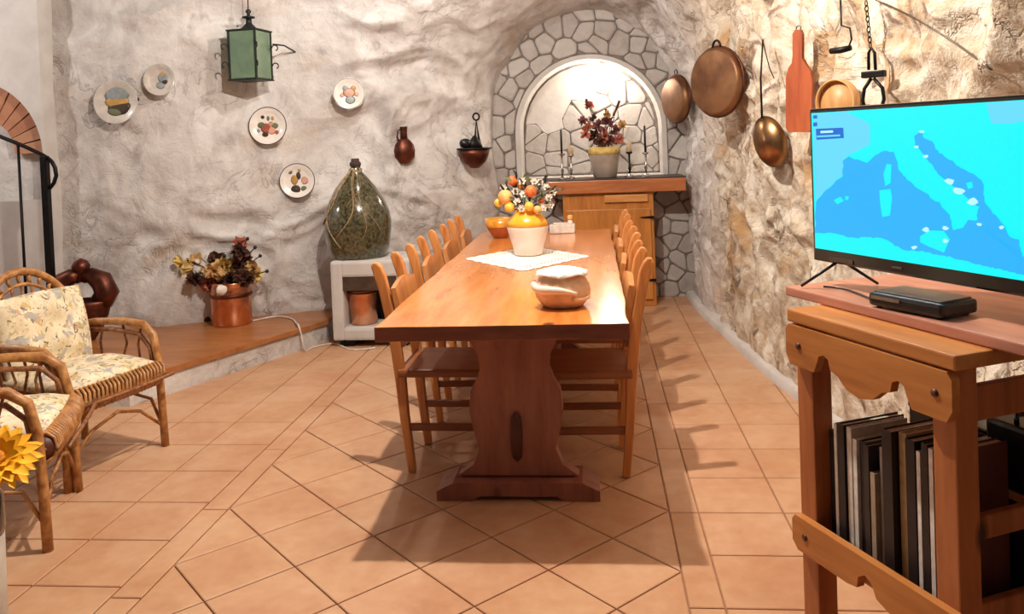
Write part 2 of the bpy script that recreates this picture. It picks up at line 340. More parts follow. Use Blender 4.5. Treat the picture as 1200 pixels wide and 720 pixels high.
def sweep_wall(name, rows, nS, n1, n2, mat, amp, fn=None):
    fn = fn or rock_noise
    R = crom(rows, nS); nT = n1+n2; P = np.zeros((nS, nT, 3))
    for i, (x, y, dx, dy, reach, zs, za) in enumerate(R):
        l = math.hypot(dx, dy); dx /= l; dy /= l
        for j in range(nT):
            if j < n1: u, z = 0.0, -0.05 + (zs+0.05)*j/n1
            else: a = (PI/2)*(j-n1)/(n2-1); u = reach*(1-math.cos(a)); z = zs+(za-zs)*math.sin(a)
            P[i, j] = (x+dx*u, y+dy*u, z)
    gs = np.gradient(P, axis=0); gt = np.gradient(P, axis=1); N = np.cross(gs, gt); N /= np.linalg.norm(N, axis=2, keepdims=True)+1e-9
    for i in range(nS):
        dx, dy = R[i, 2], R[i, 3]
        for j in range(nT):
            n = N[i, j]; s = 1.0 if (n[0]*dx+n[1]*dy-n[2]*0.5) > 0 else -1.0
            p = Vector(P[i, j]); P[i, j] += n*s*fn(p, amp(p))
    vs = P.reshape(-1, 3); fs = [(i*nT+j, (i+1)*nT+j, (i+1)*nT+j+1, i*nT+j+1) for i in range(nS-1) for j in range(nT-1)]
    mb = MB(); mb.raw(vs, fs, True); o = mb.build(name, mat, None, 'structure'); return o
AP = 0.03
wl = sweep_wall('wall_left', [
    (-4.6, 5.42, 0, -1, .25, 2.75, 3.35), (-3.9, 5.42, 0, -1, .25, 2.7, 3.35), (-3.4, 5.46, .05, -1, .25, 2.7, 3.35), (-2.95, 5.56, .1, -1, .28, 2.6, 3.3),
    (-2.45, 5.84, .2, -1, .34, 2.45, 3.25), (-2.0, 5.95, .4, -.9, .5, 2.2, 3.1), (-1.62, 6.04, .7, -.7, .8, 1.95, 2.9),
    (-1.32, 6.26, .9, -.4, 1.05, 1.75, 2.72), (-1.02, 6.55, 1, -.15, 1.02, 1.6, 2.58), (-.84, 6.82, 1, 0, .87, 1.5, 2.44), (-.79, 7.14, 1, 0, .82, 1.45, 2.36)],
    230, 92, 70, 'rock_grey', lambda p: min(1.0, 0.35+max(0, p.x+4.0)*0.7) if p.x < -2.9 else (1.5 if p.x < -1.2 else 1.0))
wr = sweep_wall('wall_right', [
    (1.62, -.4, -1, 0, 1.6, 1.9, 3.35), (1.5, .8, -1, 0, 1.47, 1.9, 3.35), (1.34, 1.9, -1, 0, 1.3, 1.85, 3.35), (1.24, 2.6, -1, 0, 1.2, 1.8, 3.3), (1.15, 3.4, -1, 0, 1.12, 1.75, 3.2), (1.05, 4.2, -1, 0, 1.02, 1.7, 3.1),
    (.97, 4.75, -1, 0, .94, 1.65, 2.98), (.90, 5.5, -1, 0, .87, 1.6, 2.82), (.83, 6.2, -1, 0, .8, 1.55, 2.62), (.80, 6.7, -1, 0, .77, 1.5, 2.46), (.80, 7.14, -1, 0, .77, 1.45, 2.36)],
    360, 110, 60, 'rock_tan', lambda p: min(1.0, 0.4+p.z*0.8) * (0.75 if p.y > 6 else 1.0), crag_noise)
mb = MB()
n = 26
vs = [(-6.2+(6.4)*i/n, -.6+7.2*j/n, 3.32+0.06*noise.noise(Vector((i*.5, j*.5, 0)))) for i in range(n+1) for j in range(n+1)]
mb.raw(vs, [(i*(n+1)+j, (i+1)*(n+1)+j, (i+1)*(n+1)+j+1, i*(n+1)+j+1) for i in range(n) for j in range(n)], True).build('ceiling', 'dark_stone', None, 'structure')
mb = MB(); mb.box((-5.9, 2.5, 1.68), (.2, 6.2, 3.36)).build('wall_side', 'plaster', None, 'structure')
def bvh_of(o):
    me = o.data; return BVHTree.FromPolygons([v.co for v in me.vertices], [tuple(p.vertices) for p in me.polygons])
BL, BR = bvh_of(wl), bvh_of(wr)
def hit(b, x, y): 
    d = ray(x, y).normalized(); h = b.ray_cast(EYE, d)[0]
    return h if h is not None and h.y < 6.8 else on_y(x, y, 6.8)

# walls with an arched niche (front plane at Y, looking towards -Y)
def arch_pts(cx, hw, sill, spring, n=28):
    return [(cx-hw, sill)] + [(cx-hw*math.cos(PI*i/n), spring+hw*math.sin(PI*i/n)) for i in range(n+1)] + [(cx+hw, sill)]
def arch_wall(name, x0, x1, z1, cx, hw, sill, spring, Y, depth, mat, backmat, thick=0.0):
    mb = MB(); A = arch_pts(cx, hw, sill, spring); top = []
    for i, (x, z) in enumerate(A):
        if i == 0: q = (x0, sill)
        elif i == len(A)-1: q = (x1, sill)
        else:
            a = PI*(i-1)/(len(A)-3); tx, tz = -math.cos(a), math.sin(a)
            k = 99
            if tx < -1e-6: k = min(k, (x0-cx)/tx)
            if tx > 1e-6: k = min(k, (x1-cx)/tx)
            if tz > 1e-6: k = min(k, (z1-spring)/tz)
            q = (cx+tx*k, spring+tz*k)
        top.append(q)
    # the two upper corners
    nA = len(A); vs = [(x, Y, z) for x, z in A] + [(x, Y, z) for x, z in top]
    fs = [(i, i+1, nA+i+1, nA+i) for i in range(nA-1)]
    for i in range(nA-1):
        (ax, az), (bx, bz) = top[i], top[i+1]
        if abs(ax-bx) > 1e-4 and abs(az-bz) > 1e-4:
            cxn = ax if abs(ax-x0) < 1e-4 else bx; vs.append((cxn, Y, z1)); fs.append((nA+i, nA+i+1, len(vs)-1))
    b = len(vs); vs += [(x0, Y, 0), (x1, Y, 0), (x1, Y, sill), (x0, Y, sill)]; fs.append((b, b+1, b+2, b+3))
    b = len(vs); vs += [(x, Y+depth, z) for x, z in A]; fs += [(i, i+1, b+i+1, b+i) for i in range(nA-1)] + [(0, nA-1, b+nA-1, b)]
    if thick:
        b2 = len(vs); vs += [(x1, Y, 0), (x1, Y, z1), (x1, Y+thick, z1), (x1, Y+thick, 0)]; fs.append((b2, b2+1, b2+2, b2+3))
    mb.raw(vs, fs); o = mb.build(name, mat, None, 'structure')
    mb = MB(); A2 = [(x, Y+depth-0.002, z) for x, z in A]; mb.raw(A2, [tuple(range(nA))]); mb.build('niche_back', backmat, o)
    return o
EY, ND = 7.0, 0.36
NCX, NHW, NSILL, NSPR = -0.005, 0.615, 1.04, 1.455
wall_back = arch_wall('wall_back', -1.25, 1.25, 2.75, NCX, NHW, NSILL, NSPR, EY, ND, 'mortar', 'mortar')
# plaster lining of the niche
mb = MB(); A = arch_pts(NCX, NHW-0.012, NSILL+0.012, NSPR); B = arch_pts(NCX, NHW+0.028, NSILL, NSPR); nA = len(A)
vs = [(x, EY-0.012, z) for x, z in A]+[(x, EY+ND, z) for x, z in A]+[(x, EY-0.012, z) for x, z in B]+[(x, EY+0.01, z) for x, z in B]
fs = [(i, i+1, nA+i+1, nA+i) for i in range(nA-1)]+[(0, nA-1, 2*nA-1, nA)]+[(i, i+1, 2*nA+i+1, 2*nA+i) for i in range(nA-1)]+[(2*nA+i, 2*nA+i+1, 3*nA+i+1, 3*nA+i) for i in range(nA-1)]
mb.raw(vs, fs, False).build('niche_lining', 'plaster', wall_back)
# irregular stones
def clip(poly, nx, nz, c):
    out = []
    for i in range(len(poly)):
        a, b = poly[i], poly[(i+1) % len(poly)]; da, db = nx*a[0]+nz*a[1]-c, nx*b[0]+nz*b[1]-c
        if da <= 0: out.append(a)
        if da*db < 0: t = da/(da-db); out.append((a[0]+(b[0]-a[0])*t, a[1]+(b[1]-a[1])*t))
    return out
def cells(x0, x1, z0, z1, step, seed, jit=0.42):
    rnd = random.Random(seed); pts = []; nz = int((z1-z0)/step)+2; nx = int((x1-x0)/step)+2
    for j in range(-1, nz):
        for i in range(-1, nx): pts.append((x0+(i+0.5*(j % 2)+rnd.uniform(-jit, jit))*step, z0+(j+rnd.uniform(-jit, jit))*step))
    out = []
    for k, p in enumerate(pts):
        poly = [(x0, z0), (x1, z0), (x1, z1), (x0, z1)]
        for m, q in enumerate(pts):
            if m == k or abs(q[0]-p[0]) > 3*step or abs(q[1]-p[1]) > 3*step: continue
            nx_, nz_ = q[0]-p[0], q[1]-p[1]; poly = clip(poly, nx_, nz_, nx_*(p[0]+q[0])/2+nz_*(p[1]+q[1])/2)
            if len(poly) < 3: break
        if len(poly) >= 3: out.append(poly)
    return out
def parea(p): return abs(sum(p[i][0]*p[(i+1) % len(p)][1]-p[(i+1) % len(p)][0]*p[i][1] for i in range(len(p))))/2
def pcen(p): return (sum(a for a, _ in p)/len(p), sum(b for _, b in p)/len(p))
def shrink(poly, d):
    c = pcen(poly); n = len(poly); out = list(poly)
    ar = sum(poly[i][0]*poly[(i+1) % n][1]-poly[(i+1) % n][0]*poly[i][1] for i in range(n)); s = 1 if ar > 0 else -1
    for i in range(n):
        a, b = poly[i], poly[(i+1) % n]; ex, ez = b[0]-a[0], b[1]-a[1]; l = math.hypot(ex, ez)
        if l < 1e-6: continue
        nx_, nz_ = s*ez/l, -s*ex/l; out = clip(out, nx_, nz_, nx_*a[0]+nz_*a[1]-d)
        if len(out) < 3: return []
    return out
def rounded(p, k=0.14):
    out = []
    for i in range(len(p)):
        a, b, c = p[i-1], p[i], p[(i+1) % len(p)]
        out += [(b[0]+(a[0]-b[0])*k, b[1]+(a[1]-b[1])*k), (b[0]+(c[0]-b[0])*k, b[1]+(c[1]-b[1])*k)]
    return out
def stone(poly, Y, proud, parent, gap=0.0055):
    p = shrink(poly, gap)
    if len(p) < 3 or parea(p) < 0.0006: return
    p = rounded(p); q = rounded(shrink(poly, gap+0.009)) if len(shrink(poly, gap+0.009)) >= 3 else None
    if not q or len(q) != len(p): cc = pcen(p); q = [(cc[0]+(a-cc[0])*0.82, cc[1]+(b-cc[1])*0.82) for a, b in p]
    n = len(p); tx, tz = random.uniform(-.05, .05), random.uniform(-.05, .05); cc = pcen(p)
    vs = [(a, Y+0.01, b) for a, b in p]+[(a, Y-proud*0.6, b) for a, b in p]+[(a, Y-proud-(a-cc[0])*tx-(b-cc[1])*tz, b) for a, b in q]
    fs = [(i, (i+1) % n, n+(i+1) % n, n+i) for i in range(n)]+[(n+i, n+(i+1) % n, 2*n+(i+1) % n, 2*n+i) for i in range(n)]+[tuple(range(2*n, 3*n))]
    MB().raw(vs, fs).build('stone', 'stone', parent)
for poly in cells(-0.98, 0.98, 0.0, 2.5, 0.155, 3):
    c = pcen(poly)
    if -0.22 < c[0] < 0.44 and c[1] < 0.95: continue
    if c[1] > NSPR:
        d = Vector((c[0]-NCX, c[1]-NSPR)); r = d.length; d.normalize()
        if r < NHW-0.02: continue
        poly = clip(poly, -d.x, -d.y, -(d.x*NCX+d.y*NSPR+NHW+0.03))
    elif c[1] > NSILL:
        if abs(c[0]-NCX) < NHW-0.02: continue
        s = 1 if c[0] > NCX else -1; poly = clip(poly, -s, 0, -(s*NCX+NHW+0.03))
    else:
        poly = clip(poly, 0, 1, NSILL-0.005) if abs(c[0]-NCX) < NHW+0.1 else poly
    if len(poly) >= 3: stone(poly, EY, random.uniform(.012, .026), wall_back)
pp = MB()
AI = [(x, z) for x, z in arch_pts(NCX, NHW-0.03, NSILL+0.02, NSPR, 14)]
for poly in cells(-0.6, 0.6, 1.06, 2.06, 0.17, 11):
    for i in range(1, len(AI)-2):
        a, b = AI[i], AI[i+1]; nx_, nz_ = -(b[1]-a[1]), (b[0]-a[0]); poly = clip(poly, nx_, nz_, nx_*a[0]+nz_*a[1]) if len(poly) >= 3 else poly
    if len(poly) < 3: continue
    c = pcen(poly); lim = 1.50 + max(0, 0.35*(c[0]+0.25)/0.3 if c[0] < 0.05 else 0.42)
    if c[1] < lim: stone(poly, EY+ND-0.004, random.uniform(.006, .012), wall_back, 0.0055)
    else: pp.raw([(a, EY+ND-.009, b) for a, b in poly], [tuple(range(len(poly)))])

pp.build('plaster_patch', 'plaster', wall_back, 'stuff')
# plaster pier at the stairs with its brick arched niche
PY = 5.3
PCX = on_y(-33, 184, PY).x; PR = on_y(50, 180, PY).x - PCX; PZ = on_y(0, 182, PY).z; PSILL = on_y(20, 236, PY).z
pier = arch_wall('wall_stair', -5.8, PCX+PR+0.012, 3.3, PCX, PR, PSILL, PZ, PY, 0.32, 'plaster', 'dark_stone', 0.5)
nb = 15
for i in range(nb):
    a0, a1 = PI*i/nb+0.012, PI*(i+1)/nb-0.012; mbk = MB(); r0, r1 = PR*0.52, PR*0.985
    pl = [(r0*math.cos(a0), r0*math.sin(a0)), (r1*math.cos(a0), r1*math.sin(a0)), (r1*math.cos((a0+a1)/2), r1*math.sin((a0+a1)/2)), (r1*math.cos(a1), r1*math.sin(a1)), (r0*math.cos(a1), r0*math.sin(a1))]
    mbk.prism(pl, (PCX, PY+0.20+random.uniform(0, .012), PZ), (1, 0, 0), (0, 0, 1), 0.14).build('brick', 'brick', pier)

# ------------------------------------------------------------------ floor of terracotta tiles
mb = MB(); mb.box((-2.2, 3.4, -0.06), (7.6, 8.2, 0.12)); floor = mb.build('floor', 'grout', None, 'structure')
D = 0.4215; S = 0.3035; R1, R2 = 0.235, 0.340; L2, L1 = R1-4*D, R1-4*D-0.104; Y0 = 2.58
TILES = []
def clipbox(poly, x0, x1):
    return clip(clip(poly, 1, 0, x1), -1, 0, -x0)
for b in range(-7, 24):
    for a in range(0, 9):
        if (a+b) % 2:
            cx_, cy_ = R1-D/2*a, Y0+D/2*b; p = clipbox([(cx_+D/2, cy_), (cx_, cy_+D/2), (cx_-D/2, cy_), (cx_, cy_-D/2)], L2, R1)
            if len(p) >= 3: TILES.append(p)
rowR = on_z(830, 603.4).y; rowL = on_z(200, 591).y
def rect(x0, x1, y0, y1): return [(x0, y0), (x1, y0), (x1, y1), (x0, y1)]
for k in range(-6, 15):
    y = rowR+k*S
    for i in range(3): TILES.append(rect(R2+i*S, R2+(i+1)*S, y, y+S))
    if k % 2 == 0: TILES.append(rect(R1, R2, y, y+2*S)); TILES.append(rect(L1, L2, y, y+2*S))
    y = rowL+k*S
    if y < 6.3:
        for i in range(9): TILES.append(rect(L1-(i+1)*S, L1-i*S, y, y+S))
def seen(p):
    c = pcen(p); x, y, k = to_px((c[0], c[1], 0))
    if k < 0.3 or c[1] > 6.95: return -1
    if not (-40 < x < 1240 and y < 775): return -1
    if x > 965 and y > 340: return 0
    if c[0] < -1.9 and (c[1] > 4.41+(c[0]+2.47)*2.09+0.15): return 0   # under the ledge
    return 1.0/k
sc_t = sorted([(seen(p), i) for i, p in enumerate(TILES)], reverse=True)
single = {i for s, i in sc_t[:296] if s > 0}
rest = MB()
for i, p in enumerate(TILES):
    q = shrink(p, 0.0028)
    if len(q) < 3: continue
    t = shrink(p, 0.0058)
    if len(t) != len(q): t = q
    c = pcen(q); z = 0.008; n = len(q)
    if i in single:
        vs = [(a-c[0], b-c[1], -0.004) for a, b in q]+[(a-c[0], b-c[1], z-0.002) for a, b in q]+[(a-c[0], b-c[1], z) for a, b in t]; mm = MB()
    else: vs = [(a, b, -0.004) for a, b in q]+[(a, b, z-0.002) for a, b in q]+[(a, b, z) for a, b in t]; mm = rest
    mm.raw(vs, [(k, (k+1) % n, n+(k+1) % n, n+k) for k in range(n)]+[(n+k, n+(k+1) % n, 2*n+(k+1) % n, 2*n+k) for k in range(n)]+[tuple(range(2*n, 3*n))])
    if i in single: o = mm.build('tile', 'tile', floor); o.location = (c[0], c[1], 0)
rest.build('tile_field', 'tile', floor, 'stuff')
FZ = 0.008
# low kerb at the foot of the right wall
base = crom([(1.32, 1.6), (1.25, 2.2), (1.16, 3.0), (1.10, 3.5), (1.01, 4.2), (.93, 4.75), (.86, 5.5), (.79, 6.2), (.76, 6.95)], 60)
mb = MB(); vs = []
for i, (x, y) in enumerate(base):
    w = 0.012*noise.noise(Vector((0, y*4, 0)))
    for dx, z in ((-.012, FZ-.006), (-.008+w, .05), (.012+w, .065), (.12, .07)): vs.append((x+dx, y, z))
mb.raw(vs, [(i*4+j, i*4+4+j, i*4+5+j, i*4+1+j) for i in range(len(base)-1) for j in range(3)], True).build('baseboard_right', 'plaster', None, 'structure')

# ------------------------------------------------------------------ dining table
TX0, TX1, TY0, TY1, TZ = -0.765, 0.105, 2.715, 5.50, 0.77
TC = (TX0+TX1)/2
tbl = thing('dining_table', 'long honey pine trestle table with thick top in the middle of the tiled floor', 'table', (TC, (TY0+TY1)/2, FZ))
hw, hl = (TX1-TX0)/2, (TY1-TY0)/2
pl = []
NE = 26
for i in range(NE+1): pl.append((-hw+0.012*noise.noise(Vector((i*.35, 0, 3))), -hl+2*hl*i/NE))
pl = [(-hw+2*hw*i/10, -hl+0.008*noise.noise(Vector((i*.6, 5, 0)))) for i in range(10, 0, -1)][::1] + pl + [(-hw+2*hw*i/10, hl) for i in range(1, 10)] + [(hw+0.012*noise.noise(Vector((i*.35, 9, 1))), -hl+2*hl*i/NE) for i in range(NE, 0, -1)]
tmb = MB().prism(pl, (0, 0, TZ-0.052-FZ), (1, 0, 0), (0, 1, 0), 0.052)
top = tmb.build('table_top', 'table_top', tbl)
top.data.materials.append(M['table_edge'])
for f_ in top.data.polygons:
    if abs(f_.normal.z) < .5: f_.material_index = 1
bv = top.modifiers.new('bevel', 'BEVEL'); bv.width = 0.006; bv.segments = 2; bv.limit_method = 'ANGLE'
H = [(0.236, .078), (.175, .12), (.150, .185), (.168, .25), (.183, .33), (.176, .41), (.150, .455), (.135, .50), (.140, .55), (.165, .60), (.21, .66), (.25, .709)]
sil = [(x, z) for x, z in H]+[(-x, z) for x, z in H[::-1]]
TRY = []
for ty in (3.155, 5.0):
    y = ty-(TY0+TY1)/2
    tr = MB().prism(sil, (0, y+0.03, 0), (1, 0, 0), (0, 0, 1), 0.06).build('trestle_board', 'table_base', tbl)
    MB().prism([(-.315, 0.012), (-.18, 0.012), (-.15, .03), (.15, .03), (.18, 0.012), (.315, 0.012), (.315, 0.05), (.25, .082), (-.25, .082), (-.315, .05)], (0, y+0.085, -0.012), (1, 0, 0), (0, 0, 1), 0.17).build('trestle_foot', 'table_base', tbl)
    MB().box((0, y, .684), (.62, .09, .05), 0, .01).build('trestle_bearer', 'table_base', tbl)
    s = -1 if ty < 4 else 1
    MB().lathe([(0.0, -.10), (.018, -.08), (.024, 0), (.018, .08), (0.0, .10)], 8, (0, y+s*0.045, .235), True, 1, .6).build('tusk_wedge', 'tenon', tbl)
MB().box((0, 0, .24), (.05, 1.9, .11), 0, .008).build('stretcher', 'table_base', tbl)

# ------------------------------------------------------------------ dining chairs
def make_chair():
    t = thing('dining_chair', 'x', 'chair')
    for s in (-1, 1):
        y = s*.155
        ctr = [(-.20, 0, .016), (-.222, .22, .019), (-.235, .42, .023), (-.258, .62, .023), (-.290, .78, .022), (-.305, .84, .025), (-.318, .875, .022), (-.322, .892, .010)]
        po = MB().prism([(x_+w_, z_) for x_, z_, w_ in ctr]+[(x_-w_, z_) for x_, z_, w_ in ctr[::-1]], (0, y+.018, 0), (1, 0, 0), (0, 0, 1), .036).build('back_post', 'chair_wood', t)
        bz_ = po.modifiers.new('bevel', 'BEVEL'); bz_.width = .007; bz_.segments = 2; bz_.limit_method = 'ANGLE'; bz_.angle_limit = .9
        MB().tube([(.135, s*.165, 0), (.12, s*.15, .22), (.115, s*.14, .40)], [.015, .018, .02], 8).build('leg', 'chair_wood_shaded', t)
        MB().box((-.06, s*.152, .19), (.33, .022, .03), 0, .004).build('side_stretcher', 'chair_wood_shaded', t)
    MB().box((-.04, 0, .425), (.40, .38, .035), 0, .012).build('seat', 'chair_wood_shaded', t)
    MB().box((.112, 0, .375), (.025, .28, .05), 0, .004).build('apron', 'chair_wood_shaded', t)
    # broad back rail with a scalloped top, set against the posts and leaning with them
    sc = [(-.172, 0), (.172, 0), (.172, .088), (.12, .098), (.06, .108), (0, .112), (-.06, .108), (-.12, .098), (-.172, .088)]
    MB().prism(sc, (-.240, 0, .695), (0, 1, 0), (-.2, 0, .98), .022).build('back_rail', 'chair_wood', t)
    MB().prism([(-.16, 0), (.16, 0), (.16, .05), (-.16, .05)], (-.230, 0, .53), (0, 1, 0), (-.15, 0, .98), .018).build('lower_rail', 'chair_wood_shaded', t)
    return t
proto = make_chair()
first = True
for side in (-1, 1):
    for k, cy_ in enumerate((3.50, 4.11, 4.70, 5.29)):
        o = proto if first else copy_tree(proto); first = False
        if side < 0: o.location = (-.60, cy_, FZ); o.rotation_euler = (0, 0, (-.02, .03, -.02, .02)[k])
        else: o.location = (-.11, cy_+(-.05, -.08, -.08, .02)[k], FZ); o.rotation_euler = (0, 0, PI+(.02, -.03, .02, 0)[k])
        o['label'] = 'honey pine dining chair pushed in at the %s side of the long table' % ('demijohn' if side < 0 else 'copper pan'); o['group'] = 'chairs on the %s side of the table' % ('demijohn' if side < 0 else 'copper pan')

# ------------------------------------------------------------------ things on the table
p = on_z(618, 303, TZ); VX, VY = p.x, p.y+0.10
# diamond lace mat
c4 = [on_z(546, 304, TZ), on_z(613, 318, TZ), on_z(690, 301, TZ)]; back = c4[0]+c4[2]-c4[1]; qd = [c4[0], c4[1], c4[2], back]
NL = 57; mb = MB(); vs = []
for i in range(NL+1):
    for j in range(NL+1):
        u, w_ = i/NL, j/NL
        eu, ew_ = .012*abs(math.sin(PI*7*u)), .012*abs(math.sin(PI*7*w_))
        q = qd[0]+(qd[1]-qd[0])*(u+(ew_ if i == NL else -ew_ if i == 0 else 0)*2)+(qd[3]-qd[0])*(w_+(eu if j == NL else -eu if j == 0 else 0)*2)
        vs.append((q.x, q.y, TZ+.0035))
fs = []
for i in range(NL):
    for j in range(NL):
        ring_ = min(i, j, NL-1-i, NL-1-j)
        hole = (i % 3 == 1 and j % 3 == 1 and ring_ > 0) or (4 <= ring_ <= 8 and (i % 3 == 1 or j % 3 == 1) and (i+j) % 3 != 0)
        if not hole: fs.append((i*(NL+1)+j, (i+1)*(NL+1)+j, (i+1)*(NL+1)+j+1, i*(NL+1)+j+1))
mb.raw(vs, fs); o = mb.build('lace_mat', 'lace', None); tag(o, 'white diamond-shaped lace mat with scalloped edge under the yellow-necked vase', 'mat')
sm = o.modifiers.new('solid', 'SOLIDIFY'); sm.thickness = .002
v = thing('flower_vase', 'cream jar with yellow glazed shoulder holding fruit and flowers on the table', 'vase', (VX, VY, TZ+.0055))
MB().lathe([(.062, 0), (.075, .004), (.085, .05), (.102, .11), (.112, .148), (.110, .160)], 32).build('jar_body', 'cream', v)
MB().lathe([(.112, .156), (.106, .18), (.09, .205), (.07, .225), (.062, .24), (.066, .252), (.058, .252), (.05, .235)], 32).build('glazed_shoulder', 'glaze_yellow', v)
b = thing('bouquet', 'bunch of orange and yellow fruits, white blossom and dark leaves in cream jar', 'flowers', (VX, VY, TZ+.235))
rnd = random.Random(4)
SCL = 4.37/953
def bq(px, py, dy=0.0): q = on_y(px, py, VY+dy); return (q.x-VX, dy, q.z-TZ-.235)
for (px, py, r, m, nm, dy) in ((601, 212, 6, 'orange_fruit', 'fruit', 0), (592, 231, 8.5, 'peach', 'fruit', -.05), (584, 238, 5, 'yellow_fruit', 'fruit', -.02), (597, 243, 6, 'yellow_fruit', 'fruit', -.06), (622, 224, 7, 'orange_fruit', 'fruit', -.06), (620, 242, 5.5, 'yellow_fruit', 'fruit', -.08), (630, 246, 5, 'peach', 'fruit', -.07), (610, 218, 4, 'peach', 'fruit', .03), (634, 234, 4.5, 'orange_fruit', 'fruit', .06)):
    fr = MB().ball(bq(px, py, dy), r*SCL, 14, lump=.04).build(nm, m, b)
for (px, py, dy) in ((612, 212, 0), (626, 212, -.02), (640, 219, 0), (643, 231, -.04), (645, 240, -.02), (613, 227, -.05), (604, 224, -.04), (637, 243, -.05), (611, 244, -.08), (590, 220, 0), (633, 213, .03), (648, 225, .02), (606, 236, -.07)):
    f = MB(); c = Vector(bq(px, py, dy))
    for k in range(6): a = 2*PI*k/6; f.leaf(c, (math.cos(a), -.35, math.sin(a)), (0, -1, 0), .022, .016)
    f.ball(c+Vector((0, -.006, 0)), .007, 6); f.build('blossom', 'white_flower', b)
lf, ld = MB(), MB()
for k in range(110):
    px, py = rnd.gauss(617, 18), rnd.gauss(232, 11); dy = rnd.uniform(-.07, .07)
    if not (582 < px < 652 and 207 < py < 256): continue
    c = bq(px, py, dy); d = Vector((c[0], c[1]*1.2-.02, c[2]-.02))+Vector((rnd.gauss(0, .05), rnd.gauss(0, .05), rnd.gauss(0, .05)))
    (ld if k % 2 else lf).leaf(c, d, (rnd.uniform(-1, 1), rnd.uniform(-1, 0), rnd.uniform(-1, 1)), rnd.uniform(.03, .055), rnd.uniform(.014, .022))
for k in range(14): 
    c = bq(rnd.uniform(590, 645), rnd.uniform(214, 248), rnd.uniform(-.04, .04)); ld.tube([(0, 0, .0), (c[0]*.5, c[1]*.5, c[2]*.6), c], .0022, 5)
lf.build('foliage', 'leaf_green', b, 'stuff'); ld.build('dark_foliage', 'leaf_dark', b, 'stuff')
# squat pot with knotted band and lace cover
p = on_z(659, 363, TZ); BX, BY = p.x, p.y+.075
k_ = thing('squat_pot', 'squat tan pot with cream knotted band and lace cover near the table end', 'pot', (BX, BY, TZ+.0012))
MB().lathe([(.070, 0), (.078, .003), (.098, .03), (.104, .055), (.101, .08), (.088, .105), (.07, .122), (.05, .128)], 36, lump=.05).build('pot_body', 'basket', k_)
pts = [(math.cos(a)*(.107), math.sin(a)*.107, .086-.028*(i/16)+.006*math.sin(a*3)) for i, a in ((i, PI+.15+i*(PI*.62)/16) for i in range(17))]
MB().tube(pts, [.007+.010*math.sin(PI*min(1, (i+3)/18)) for i in range(17)], 8).build('knotted_band', 'cream', k_)
pts = [(math.cos(a)*.106, math.sin(a)*.106, .045+.01*math.sin(a*2)) for a in [PI*1.62+.1*i for i in range(9)]]
MB().tube(pts, .007, 6).build('band_end', 'basket', k_)
cv = MB(); n = 60; vs = [(0, 0, .142)]
for ring, (r, z) in enumerate(((.045, .141), (.08, .132), (.094, .122))):
    for i in range(n): a = 2*PI*i/n; rr = r*(1+(0.06*abs(math.sin(a*7)) if ring == 2 else 0)); vs.append((rr*math.cos(a), rr*math.sin(a), z+(0.004*math.sin(a*5) if ring == 2 else 0)))
cv.raw(vs, [(0, 1+i, 1+(i+1) % n) for i in range(n)]+[(1+r*n+i, 1+(r+1)*n+i, 1+(r+1)*n+(i+1) % n, 1+r*n+(i+1) % n) for r in range(2) for i in range(n)], True)
oc = cv.build('lace_cover', 'lace', k_); sm = oc.modifiers.new('solid', 'SOLIDIFY'); sm.thickness = .005
# bowl, napkin box, shaker
p = on_z(584, 280, TZ); w = thing('ochre_bowl', 'terracotta bowl with ochre band behind the flower jar on the table', 'bowl', (p.x+.01, p.y+.06, TZ+.0012))
MB().lathe([(.045, 0), (.05, .004), (.075, .04), (.092, .075), (.095, .08), (.085, .078), (.05, .02), (0.0, .012)], 28).build('bowl_body', 'terracotta_bowl', w)
MB().lathe([(.0925, .072), (.100, .122), (.094, .122), (.087, .076)], 28, ring=True).build('bowl_rim', 'ochre_band', w)
p = on_z(659, 274, TZ); w = thing('napkin_box', 'white rectangular napkin box at the far end of the table', 'box', (p.x, p.y+.04, TZ+.0012))
MB().box((0, 0, .0275), (.165, .085, .055), 0, .006).build('box_body', 'white_plastic', w); MB().box((0, 0, .060), (.12, .05, .012), 0, .004).build('napkins', 'paper', w)
w = thing('shaker', 'small glass shaker with orange cap beside the napkin box', 'shaker', (p.x+.05, p.y+.13, TZ+.0012))
MB().lathe([(.017, 0), (.02, .003), (.019, .05), (.014, .075)], 14).build('shaker_body', 'porcelain', w); MB().lathe([(.016, .075), (.018, .078), (.018, .10), (.012, .106)], 14).build('shaker_cap', 'peach', w)

# ------------------------------------------------------------------ sideboard below the niche
AY = 6.62; ax0, ax1 = on_y(662, 300, AY).x, on_y(768, 300, AY).x; sx0, sx1 = on_y(641, 212, AY).x, on_y(803, 210, AY).x
zt = on_y(720, 209, AY).z
sb = thing('sideboard', 'pine cupboard with overhanging shelf top below the arched stone niche', 'cupboard', ((ax0+ax1)/2, AY, FZ))
ox = (ax0+ax1)/2; wv = ax1-ax0; hgt = zt-.12-FZ
MB().box((0, .185, hgt/2), (wv, .35, hgt), 0, .004).build('carcass', 'pine', sb)
dr = MB().box((.0, -.004, hgt*.46), (wv*.93, .022, hgt*.80), 0, .006).build('door', 'pine', sb)
MB().box((wv*.2, -.006, hgt-.045), (wv*.48, .02, .06), 0, .006).build('top_rail', 'pine_light', sb)
for z in (hgt*.78, hgt*.23):
    MB().prism([(-.11, -.004), (-.02, -.012), (0, -.012), (0, .012), (-.02, .012), (-.11, .004)], (wv/2, -.016, z), (1, 0, 0), (0, 0, 1), .004).build('hinge', 'iron', dr)
MB().lathe([(.016, 0), (.02, .008), (.015, .018), (0, .02)], 12, (wv*.07, -.02, hgt*.6)).build('knob', 'tenon', dr)
MB().box(((sx0+sx1)/2-ox, .17, zt-.062-FZ), (sx1-sx0, .42, .108), 0, .008).build('shelf_top', 'shelf_wood', sb)
